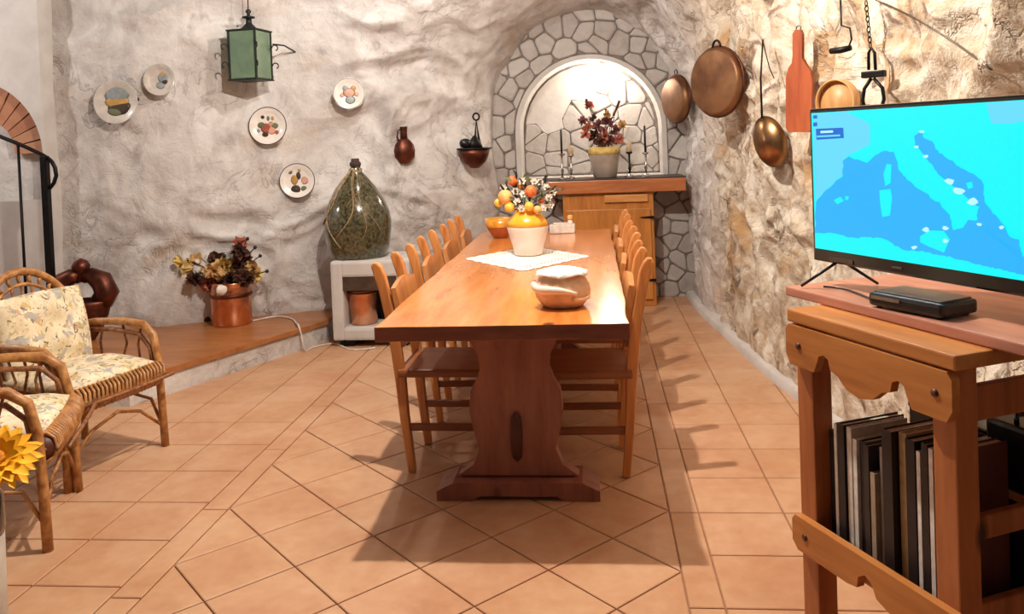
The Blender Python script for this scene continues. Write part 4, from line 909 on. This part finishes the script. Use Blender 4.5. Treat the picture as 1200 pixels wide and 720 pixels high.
# ------------------------------------------------------------------ wicker armchairs
def make_wicker(label, center, ang):
    t = thing('wicker_armchair', label, 'armchair', (center[0], center[1], FZ), ang)
    ZS_ = .37; fx, bx = .27, -.17
    for s_ in (-1, 1):
        MB().tube([(fx, s_*.265, 0), (fx-.005, s_*.262, .2), (fx-.015, s_*.26, .42), (fx-.04, s_*.262, .53), (fx-.10, s_*.264, .575), (.03, s_*.268, .585), (-.14, s_*.27, .575), (-.24, s_*.25, .56)], [.018, .018, .018, .019, .02, .019, .017, .015], 10).build('arm', 'rattan', t)
        MB().tube([(fx-.03, s_*.25, .36), (fx-.05, s_*.25, .47), (fx-.11, s_*.252, .53), (-.02, s_*.256, .545), (-.2, s_*.256, .535)], .011, 8).build('arm_brace', 'rattan_dark', t)
        MB().tube([(bx-.04, s_*.235, 0), (bx-.03, s_*.24, .25), (bx-.05, s_*.25, .42)], .016, 8).build('back_leg', 'rattan', t)
        MB().tube([(fx-.01, s_*.262, .10), (fx-.07, s_*.262, .22), (0, s_*.262, .25), (bx+.06, s_*.25, .22), (bx-.02, s_*.245, .10)], .008, 6).build('side_bow', 'rattan', t)
        for k in range(3): x = fx-.12-k*.12; MB().tube([(x, s_*.258, .38), (x-.015+.05*(k % 2), s_*.262, .48), (x+.01, s_*.264, .575)], .006, 6).build('arm_spindle', 'rattan_dark', t)
    MB().tube([(fx-.01, -.26, .10), (fx-.005, -.13, .21), (fx, 0, .25), (fx-.005, .13, .21), (fx-.01, .26, .10)], .008, 6).build('front_bow', 'rattan', t)
    for s_ in (-1, 1): MB().tube([(bx, s_*.255, ZS_-.02), (0, s_*.26, ZS_-.02), (fx-.02, s_*.26, ZS_-.02)], .014, 8).build('seat_rail', 'rattan', t)
    # wrapped front roll
    MB().tube([(fx-.01, -.25, ZS_-.015), (fx+.005, 0, ZS_-.01), (fx-.01, .25, ZS_-.015)], .042, 12).build('front_roll', 'tenon', t)
    for k in range(24):
        y = -.24+.48*k/23; c = Vector((fx+.004-.012*(y/.25)**2, y, ZS_-.012))
        MB().tube([c+Vector((.047*math.cos(a), .012*math.sin(a), .052*math.sin(a))) for a in [2*PI*i/10 for i in range(10)]], .0072, 5, True).build('roll_wrap', 'rattan', t)
    for k in range(14): x = bx+.02+.5*k/13; MB().tube([(x, -.255, ZS_-.015), (x, 0, ZS_-.02), (x, .255, ZS_-.015)], .008, 6).build('seat_cane', 'rattan_dark', t)
    # round back
    def hp(a, r=1.0): y = math.cos(a)*.275*r; z = .49+math.sin(a)*.37*r; return (bx-.03-.20*max(0, (z-.36)), y, z)
    hoop = [hp(-.42+(PI+.84)*i/28) for i in range(29)]
    MB().tube(hoop, .019, 10).build('back_hoop', 'rattan', t)
    MB().tube([hp(-.2+(PI+.4)*i/24, .84) for i in range(25)], .009, 8).build('inner_hoop', 'rattan', t)
    for k in range(15):
        a = .1+(PI-.2)*k/14; MB().tube([hp(a, .84), hp(a+.04, .92), hp(a, .98)], .008, 6).build('hoop_wrap', 'rattan', t)
    for k in range(9):
        y = -.2+.05*k; zt_ = .49+.37*.84*math.sqrt(max(0, 1-(y/.231)**2)); MB().tube([(bx-.0, y*.9, ZS_), (bx-.03-.2*(.62-.36), y, .62), (bx-.03-.2*(zt_-.36), y, zt_)], .0065, 6).build('back_cane', 'rattan_dark', t)
    MB().tube([(bx-.03-.2*.2, -.27, .56), (bx-.05, 0, .57), (bx-.03-.2*.2, .27, .56)], .010, 8).build('back_crossbar', 'rattan', t)
    return t
def cushion(label, w, d, h, seed, group=None, pw=2.6, dish=0.0):
    nu, nv = 26, 26; mb = MB(); vs = []
    for sgn in (1, -1):
        for i in range(nu+1):
            for j in range(nv+1):
                a, b_ = -1+2*i/nu, -1+2*j/nv; e = max(0, (1-abs(a)**pw))**.5*max(0, (1-abs(b_)**pw))**.5
                x, y = a*w/2*(1-.05*b_*b_), b_*d/2*(1-.05*a*a); nz = noise.noise(Vector((a*2.2+seed, b_*2.2, seed)))*.018*e
                vs.append((x, y, sgn*h/2*e+nz+.006*sgn))
    o_ = (nu+1)*(nv+1)
    for s_ in (0, 1): mb.raw([], [])
    fs = [(s_*o_+i*(nv+1)+j, s_*o_+(i+1)*(nv+1)+j, s_*o_+(i+1)*(nv+1)+j+1, s_*o_+i*(nv+1)+j+1) for s_ in (0, 1) for i in range(nu) for j in range(nv)]
    rim = [i*(nv+1) for i in range(nu+1)]+[nu*(nv+1)+j for j in range(1, nv+1)]+[i*(nv+1)+nv for i in range(nu-1, -1, -1)]+[j for j in range(nv-1, 0, -1)]
    fs += [(rim[k], rim[(k+1) % len(rim)], o_+rim[(k+1) % len(rim)], o_+rim[k]) for k in range(len(rim))]
    mb.raw(vs, fs, True); return mb
def seat_cushions(chair, l1, l2, seed):
    m = Matrix.Translation(chair.location) @ Matrix.Rotation(chair.rotation_euler.z, 4, 'Z')
    o = cushion('', .44, .48, .085, seed).build('seat_cushion', 'floral'); tag(o, l1, 'cushion'); o.matrix_world = m @ Matrix.Translation((.055, 0, .409))
    for s_ in (-1, 1): MB().tube([(.215, s_*.15, -.012), (.235, s_*.16, -.03)], .006, 5).build('tie_string', 'floral', o)
    o2 = cushion('', .38, .46, .11, seed+5).build('back_cushion', 'floral'); tag(o2, l2, 'cushion'); o2.matrix_world = m @ Matrix.Translation((-.150, 0, .585)) @ Matrix.Rotation(PI/2-.20, 4, 'Y') @ Matrix.Rotation(0, 4, 'Z')
def front_mid(a, b): return (Vector(a)+Vector(b))/2
F1, F2 = on_z(191, 527), on_z(74, 584); ang = math.atan2((F1-F2).y, (F1-F2).x)-PI/2; c = (F1+F2)/2+Vector((.0, .03, 0))-Vector((math.cos(ang), math.sin(ang), 0))*.27
w1 = make_wicker('round-backed wicker armchair with floral cushions in front of the copper ewer', c, ang); seat_cushions(w1, 'floral seat cushion on the wicker armchair before the ewer', 'floral back cushion leaning in the round back of wicker armchair by the ewer', 1)
G1, G2 = on_z(91, 580), on_z(58, 646); ang2 = math.atan2((G1-G2).y, (G1-G2).x)-PI/2; c2 = (G1+G2)/2-Vector((math.cos(ang2), math.sin(ang2), 0))*.27
w2 = make_wicker('wicker armchair with floral seat cushion beside the sunflower', c2, ang2); seat_cushions(w2, 'floral seat cushion on the wicker armchair beside the sunflower', 'floral back cushion on the wicker armchair beside the sunflower', 4)

# sunflower in a tall floor vase
SY = 1.95; q = on_y(-5, 538, SY); vx = on_y(-40, 640, SY).x
fv = thing('floor_vase', 'tall black and grey floor vase holding the sunflower', 'vase', (vx, SY, FZ))
MB().lathe([(.07, 0), (.075, .005), (.085, .15), (.088, .40)], 28).build('vase_base', 'stoneware', fv)
MB().lathe([(.088, .40), (.092, .42), (.09, .5), (.06, .56), (.05, .58), (.042, .57)], 28).build('vase_neck', 'black_gloss', fv)
sf = thing('sunflower', 'big yellow sunflower in the floor vase beside the wicker armchair', 'flower', (vx, SY, .56))
c = Vector((q.x-vx, 0, q.z-.56)); fn = Vector((.45, -.45, .75)).normalized(); ex = fn.cross(Vector((0, 0, 1))).normalized(); ey = ex.cross(fn).normalized()
rnd = random.Random(3)
for ring, (n_, L_, tilt) in enumerate(((17, .088, .05), (15, .076, .3), (12, .058, .6), (8, .04, .95))):
    for k in range(n_):
        a = 2*PI*(k+.5*ring)/n_+rnd.uniform(-.08, .08); d = (ex*math.cos(a)+ey*math.sin(a)); dd_ = d*math.cos(tilt)+fn*math.sin(tilt)
        MB().leaf(c+d*.02, dd_, fn, L_*rnd.uniform(.9, 1.1), .032, .12).build('petal', 'sunflower', sf)
a = MB().lathe([(.02, 0), (.02, .01), (.012, .018), (0, .02)], 18); a.v = [c+ex*v.x+ey*v.y+fn*v.z for v in a.v]; a.build('flower_heart', 'sun_heart', sf)
MB().tube([(0, 0, -.12), (c.x*.3, 0, 0), (c.x*.8, .02, c.z*.7), c], .007, 8).build('stem', 'leaf_green', sf)
MB().leaf((c.x*.4, 0, c.z*.3), (.7, -.4, .2), (0, 0, 1), .11, .06).build('leaf', 'leaf_green', sf)

# ------------------------------------------------------------------ television stand
A_ = Vector((.42, -.9075, 0)).normalized(); B_ = Vector((.9075, .42, 0)).normalized()
C0 = on_z(923, 362, .925); rzA = math.atan2(A_.y, A_.x)
ts = thing('book_stand', 'pine book stand with scalloped rails carrying the television', 'stand', (C0.x, C0.y, FZ), rzA)
# local: x along A (towards the room front), y along B (towards the wall); z up
LA = .515; LB = .50; TT = .925-FZ
MB().box((LA/2, LB/2, TT-.0165), (LA+.01, LB, .033), 0, .005).build('top_board', 'stand_wood', ts)
for (x, y, m) in ((.034, .05, 'stand_post'), (LA-.045, .05, 'stand_post'), (.034, LB-.05, 'stand_post'), (LA-.045, LB-.05, 'stand_post')): MB().box((x, y, (TT-.033)/2), (.06, .06, TT-.033), 0, .004).build('post', m, ts)
def scallop(L_, h, lobes):
    pl = [(0, h*.25), (.0, h*.85), (.012, h), (L_-.012, h), (L_, h*.85), (L_, h*.25), (L_-.015, .0)]
    pl += [(L_-.105, 0.0), (L_-.115, .02), (L_-.125, .045), (L_-.142, .052), (L_-.158, .045), (L_-.165, .02), (L_-.19, .012)]
    pl += [(L_*.58, -.012), (L_*.5, -.022), (L_*.42, -.012)]
    pl += [(.19, .012), (.165, .02), (.158, .045), (.142, .052), (.125, .045), (.115, .02), (.105, 0), (.015, .0)]
    return pl
up_ = MB().prism(scallop(LA+.005, .105, 3), (-.008, .0195, .774), (1, 0, 0), (0, 0, 1), .022).build('scalloped_rail', 'stand_wood', ts)
lowp = [(0, .02), (0, .075), (.012, .09), (LA-.007, .09), (LA+.005, .075), (LA+.005, .02), (LA-.01, .0), (LA*.64, .0), (LA*.57, .012), (LA*.54, .042), (LA*.50, .05), (LA*.46, .036), (LA*.45, .008), (.2, .002), (.02, 0)]
lo_ = MB().prism(lowp, (-.005, .0195, .285), (1, 0, 0), (0, 0, 1), .022).build('scalloped_rail', 'stand_wood', ts)
for par, z in ((up_, .80), (lo_, .335)):
    for x in (.04, LA-.045): MB().lathe([(.009, -.006), (.009, .002), (0, .003)], 8, (0, 0, 0)).build('peg', 'tenon', par)
pegs = [o for o in bpy.data.objects if o.name.startswith('peg')]
for o, (x, z) in zip(pegs, ((.042, .828), (LA-.045, .828), (.045, .33), (LA-.045, .33))): o.location = (x, -.0035, z); o.rotation_euler = (PI/2, 0, 0)
MB().box((LA/2, LB/2, .30), (LA-.03, LB-.06, .02), 0, .003).build('shelf', 'stand_post', ts)
for z, hh in ((.80, .075), (.535, .05), (.325, .10)): MB().box((LA-.03, LB/2, z), (.02, LB-.11, hh), 0, .004).build('end_rail', 'stand_post', ts)
MB().box((LA-.09, .36, .545), (.15, .20, .018), 0, .003).build('half_shelf', 'stand_post', ts)
tmat = Matrix.Translation(ts.location) @ Matrix.Rotation(rzA, 4, 'Z')
def put(o, loc, rz=0.0): o.matrix_world = tmat @ Matrix.Translation(loc) @ Matrix.Rotation(rz, 4, 'Z'); return o
# books
BK = [(.013, .215, (52, 50, 54), 'slim dark grey book next to the far post of the stand'), (.012, .20, (36, 34, 38), 'slim black book second from the far post of the stand'), (.010, .245, (250, 246, 238), 'thin white-spined tall book third from the far post'), (.022, .25, (44, 34, 34), 'dark brown book between two white-spined tall books'), (.016, .248, (238, 230, 218), 'wide pale tall book beside the dark brown book'), (.012, .225, (252, 248, 242), 'white-spined middle-height book in the stand'), (.02, .225, (40, 32, 32), 'black book right after the white middle-height one'), (.016, .225, (58, 48, 46), 'dark grey-brown book before the short pale one'), (.014, .165, (186, 164, 140), 'shortest book, tan spine, in the stand'), (.02, .23, (176, 168, 166), 'grey book beside the short tan one'), (.03, .285, (42, 32, 30), 'thickest tall dark book in the stand'), (.022, .285, (206, 176, 130), 'tall tan-spined book in the stand'), (.026, .28, (36, 26, 26), 'tall blackish book after the tan-spined one'), (.010, .262, (252, 250, 246), 'thin white book nearest the near post, taller-side neighbour of black book'), (.016, .285, (46, 34, 34), 'dark tall book between two thin white books'), (.011, .28, (250, 246, 242), 'last thin white book before the reddish book'), (.024, .28, (96, 44, 38), 'dark reddish-brown book beside the near post')]
x = .070; rnd = random.Random(8)
tot = sum(b_[0] for b_ in BK); gap = (LA-.150-tot)/len(BK)
for i, (w_, h_, c_, lab) in enumerate(BK):
    h_ += .085
    nm = 'cover_%d' % i; M[nm] = plain('book_cover', c_, None, .5, scale=30)
    dpt = rnd.uniform(.15, .19); y0 = .045+rnd.uniform(0, .02)
    t = thing('book', lab, 'book', group='books in the stand')
    MB().box((0, dpt/2, h_/2), (w_, .003, h_)).build('spine', nm, t).location = (0, -dpt/2, 0)
    for s_ in (-1, 1): MB().box((s_*(w_/2-.001), dpt/2, h_/2), (.002, dpt, h_)).build('cover', nm, t)
    MB().box((0, dpt/2-.002, h_/2), (w_-.004, dpt-.008, h_-.008)).build('pages', 'paper', t)
    put(t, (x+w_/2, y0, .3105)); x += w_+gap
# dark radio and papers on the half shelf
t = thing('cassette_radio', 'black cassette radio on the half shelf of the book stand', 'radio'); put(t, (LA-.092, .352, .5545))
MB().box((0, 0, .075), (.13, .18, .15), 0, .01).build('radio_body', 'black', t)
for y in (-.045, .045):
    a = MB().lathe([(.038, 0), (.04, .004), (.028, .006), (0, .003)], 20); a.v = [Vector((.065+v.z, v.x+y, v.y+.06)) for v in a.v]; a.build('speaker', 'steel', t)
MB().tube([(0, -.07, .15), (0, -.07, .17), (0, .07, .17), (0, .07, .15)], .006, 6).build('handle', 'black_gloss', t)
t = thing('document_case', 'black document case standing behind the row of books', 'case'); put(t, (.21, .36, .3105))
MB().box((0, 0, .165), (.26, .09, .33), 0, .006).build('case_body', 'black', t); MB().box((0, 0, .334), (.262, .094, .012), 0, .003).build('case_lid', 'black_gloss', t)
t = thing('dark_box', 'dark carton on the low shelf under the cassette radio', 'box'); put(t, (LA-.10, .33, .3105))
MB().box((0, 0, .09), (.10, .16, .18), 0, .004).build('carton', 'black', t); MB().box((0, 0, .186), (.104, .164, .012), 0, .003).build('carton_lid', 'black_gloss', t)
# loose board
U0 = on_z(920, 336, .951); uo = tmat.inverted() @ U0
lb = MB().box((.50, .215, .013), (1.0, .43, .026), 0, .004).build('loose_board', 'tv_board'); tag(lb, 'pinkish brown board laid on the book stand under the television', 'board'); put(lb, (uo.x, uo.y, .9262-FZ))
BZ = .9525
# television
T0 = on_z(953, 305, 1.02); T1 = on_z(1200, 349, 1.02); ta = (T1-T0).normalized(); tb = Vector((-ta.y, ta.x, 0))
tv = thing('television', 'flat black-framed television showing a blue map', 'television', (T0.x, T0.y, BZ), math.atan2(ta.y, ta.x))
TW, TB = .80, 1.02-BZ
TH = on_y(947, 128, T0.y).z-1.02
MB().box((TW/2, .02, TB+TH/2), (TW, .038, TH), 0, .006).build('tv_case', 'black_gloss', tv)
MB().box((TW/2, .05, TB+TH*.42), (TW*.7, .03, TH*.6), 0, .012).build('tv_back', 'black', tv)
scr_b = TB+.036
scr = MB().box((TW/2, .0005, (scr_b+TB+TH-.012)/2), (TW-.022, .003, TB+TH-.012-scr_b)).build('screen', 'scr_land', tv)
MB().box((.30, -.0005, TB+.018), (.03, .003, .004)).build('maker_mark', 'steel', tv)
MB().box((.11, -.0005, TB+.012), (.085, .003, .012)).build('port_sticker', 'steel', tv)
def feet(x0):
    for dy_, dx_ in ((-.095, -.05), (.10, .03)): MB().tube([(x0, .02, TB+.01), (x0+dx_, .02+dy_, .006)], [.005, .004], 8).build('stand_leg', 'black', tv)
feet(.085); feet(TW-.05)
tvm = Matrix.Translation(tv.location) @ Matrix.Rotation(tv.rotation_euler.z, 4, 'Z'); tvi = tvm.inverted(); pn = tvm.to_3x3() @ Vector((0, -1, 0)); po = tvm @ Vector((0, -.0012, 0))
def scr_uv(cx_, cy_):
    px, py = 940+cx_/2.88, 100+cy_/2.88; d = ray(px, py); k = (po-EYE).dot(pn)/d.dot(pn); q = tvi @ (EYE+d*k)
    return (min(max(q.x, .013), TW-.013), min(max(q.z, scr_b+.001), TB+TH-.014))
def patch(poly, m, lay, name):
    if len(poly) > 12:
        rp = random.Random(len(poly)); out = []
        for i, (ax_, ay_) in enumerate(poly):
            bx_, by_ = poly[(i+1) % len(poly)]; n_ = max(1, int(math.hypot(bx_-ax_, by_-ay_)/9))
            for k in range(n_): out.append((ax_+(bx_-ax_)*k/n_+(rp.uniform(-3, 3) if k else 0), ay_+(by_-ay_)*k/n_+(rp.uniform(-3, 3) if k else 0)))
        poly = out
    p = [scr_uv(*q) for q in poly]; MB().prism(p, (0, -.0012-.0006*lay, 0), (1, 0, 0), (0, 0, 1), .0005).build(name, m, scr)
patch([(38, 90), (150, 80), (230, 130), (230, 200), (150, 240), (138, 300), (45, 390)], 'scr_pale', 0, 'map_land')
patch([(620, 55), (900, 40), (900, 100), (700, 130), (640, 130)], 'scr_pale', 0, 'map_land')
patch([(48, 395), (75, 360), (110, 330), (140, 305), (138, 255), (160, 240), (200, 255), (220, 262), (250, 235), (275, 222), (310, 225), (320, 255), (330, 290), (350, 310), (385, 345), (420, 365), (440, 385), (465, 395), (480, 420), (500, 440), (505, 470), (512, 490), (545, 480), (560, 455), (590, 455), (600, 480), (640, 500), (700, 540), (750, 580), (900, 610), (900, 690), (745, 640), (600, 605), (480, 575), (400, 560), (340, 555), (300, 530), (260, 515), (180, 515), (110, 500), (45, 500)], 'scr_sea', 1, 'map_sea')
patch([(380, 170), (400, 155), (415, 180), (440, 190), (450, 215), (480, 240), (530, 275), (580, 300), (610, 330), (615, 390), (640, 425), (680, 470), (700, 510), (730, 520), (745, 570), (735, 590), (640, 505), (600, 485), (590, 440), (600, 410), (570, 390), (540, 365), (500, 330), (460, 300), (430, 260), (400, 220), (382, 200)], 'scr_sea', 1, 'map_sea')
patch([(45, 420), (300, 425), (330, 470), (320, 520), (180, 512), (110, 498), (45, 498)], 'scr_pale', 1.5, 'map_shallows') if False else None
patch([(262, 355), (300, 350), (305, 380), (298, 440), (272, 445), (265, 400)], 'scr_land', 2, 'map_island'); patch([(287, 265), (303, 268), (300, 330), (282, 340), (276, 300)], 'scr_land', 2, 'map_island')
patch([(108, 388), (130, 376), (142, 390), (120, 402)], 'scr_land', 2, 'map_island'); patch([(148, 374), (160, 376), (156, 388), (146, 386)], 'scr_land', 2, 'map_island')
patch([(400, 510), (430, 490), (480, 492), (500, 520), (480, 565), (430, 545), (400, 530)], 'scr_land', 2, 'map_island'); patch([(555, 330), (575, 325), (578, 345), (562, 350)], 'scr_land', 2, 'map_island')
patch([(610, 470), (660, 480), (690, 530), (745, 570), (745, 635), (640, 610), (620, 540)], 'scr_deep', 1.6, 'map_deep_sea') if False else None
for (x_, y_, r_) in ((500, 325, 16), (530, 357, 20), (578, 392, 18), (420, 487, 12), (485, 482, 11), (420, 240, 9), (388, 208, 8), (380, 548, 10), (405, 157, 9), (600, 470, 9), (485, 525, 10), (675, 480, 9)):
    patch([(x_+r_*math.cos(a)*(1+.25*math.sin(3*a+x_)), y_+r_*.62*math.sin(a)*(1+.25*math.cos(2*a+y_))) for a in [2*PI*i/9 for i in range(9)]], 'scr_white', 3, 'map_cloud')
patch([(48, 147), (140, 143), (142, 178), (50, 184)], 'scr_deep', 2, 'caption_box'); patch([(64, 154), (106, 152), (106, 160), (64, 162)], 'scr_white', 3, 'caption_line'); patch([(52, 170), (130, 166), (130, 172), (52, 176)], 'scr_pale', 3, 'caption_line')
patch([(39, 102), (52, 101), (52, 112), (39, 113)], 'scr_deep', 2, 'caption_icon'); patch([(39, 126), (52, 125), (52, 138), (39, 139)], 'scr_deep', 2, 'caption_icon')
# set-top box
q = on_z(1080, 358, BZ+.012); st_ = thing('set_top_box', 'small black set-top box on the board in front of the television', 'box', (q.x, q.y, BZ+.0005), rzA+.12)
MB().box((0, 0, .02), (.20, .125, .034), 0, .010).build('box_body', 'black', st_); MB().box((0, 0, .0385), (.18, .105, .004), 0, .002).build('box_top', 'steel', st_)
MB().box((-.05, -.0635, .026), (.08, .003, .008)).build('front_strip', 'silver', st_)
for x in (-.08, .08):
    for y in (-.045, .045): MB().lathe([(.008, 0), (.008, .005)], 8, (x, y, -.0)).build('rubber_foot', 'black', st_)
pts = [on_z(1024, 352, BZ+.005), on_z(1005, 344, BZ+.005), on_z(985, 338, BZ+.005), on_z(965, 336, BZ+.005)]
pts = crom([tuple(p) for p in pts], 20); o = MB().tube([tuple(a) for a in pts], .003, 5).build('box_cable', 'black'); tag(o, 'thin black cable lying on the board beside the set-top box', 'cable')

# ------------------------------------------------------------------ lamps above the frame
ch = thing('chandelier', 'black iron chandelier with two arms hanging over the dining table', 'chandelier', (-.30, 3.01, 2.96))
MB().tube([(0, 0, .02), (0, 0, .36)], .008, 8).build('rod', 'iron', ch)
MB().lathe([(0, .0), (.04, .01), (.03, .05), (0, .06)], 12).build('hub', 'iron', ch)
for x in (-.23, .23):
    MB().tube([(0, 0, .03), (x*.5, 0, .09), (x, 0, .06)], .007, 6).build('arm', 'iron', ch)
    MB().lathe([(.02, .012), (.02, .06), (.008, .065)], 10, (x, 0, 0)).build('socket', 'iron', ch)
cl = thing('ceiling_lamp', 'round iron ceiling lamp hanging before the rock wall', 'lamp', (-1.25, 5.0, 2.66))
MB().lathe([(.12, 0), (.10, .05), (.03, .09), (.02, .10)], 24).build('shade', 'iron', cl); MB().tube([(0, 0, .09), (0, 0, .68)], .005, 6).build('cord', 'black', cl)
sl = thing('added_stair_lamp', 'added round iron lamp, out of view, brightening the left wall by the stair railing', 'lamp', (-4.75, 4.1, 2.59))  # added fixture for the light that brightens the left wall
MB().lathe([(.12, 0), (.10, .05), (.03, .09), (.02, .10)], 24).build('shade', 'iron', sl); MB().tube([(0, 0, .09), (0, 0, .75)], .005, 6).build('cord', 'black', sl)
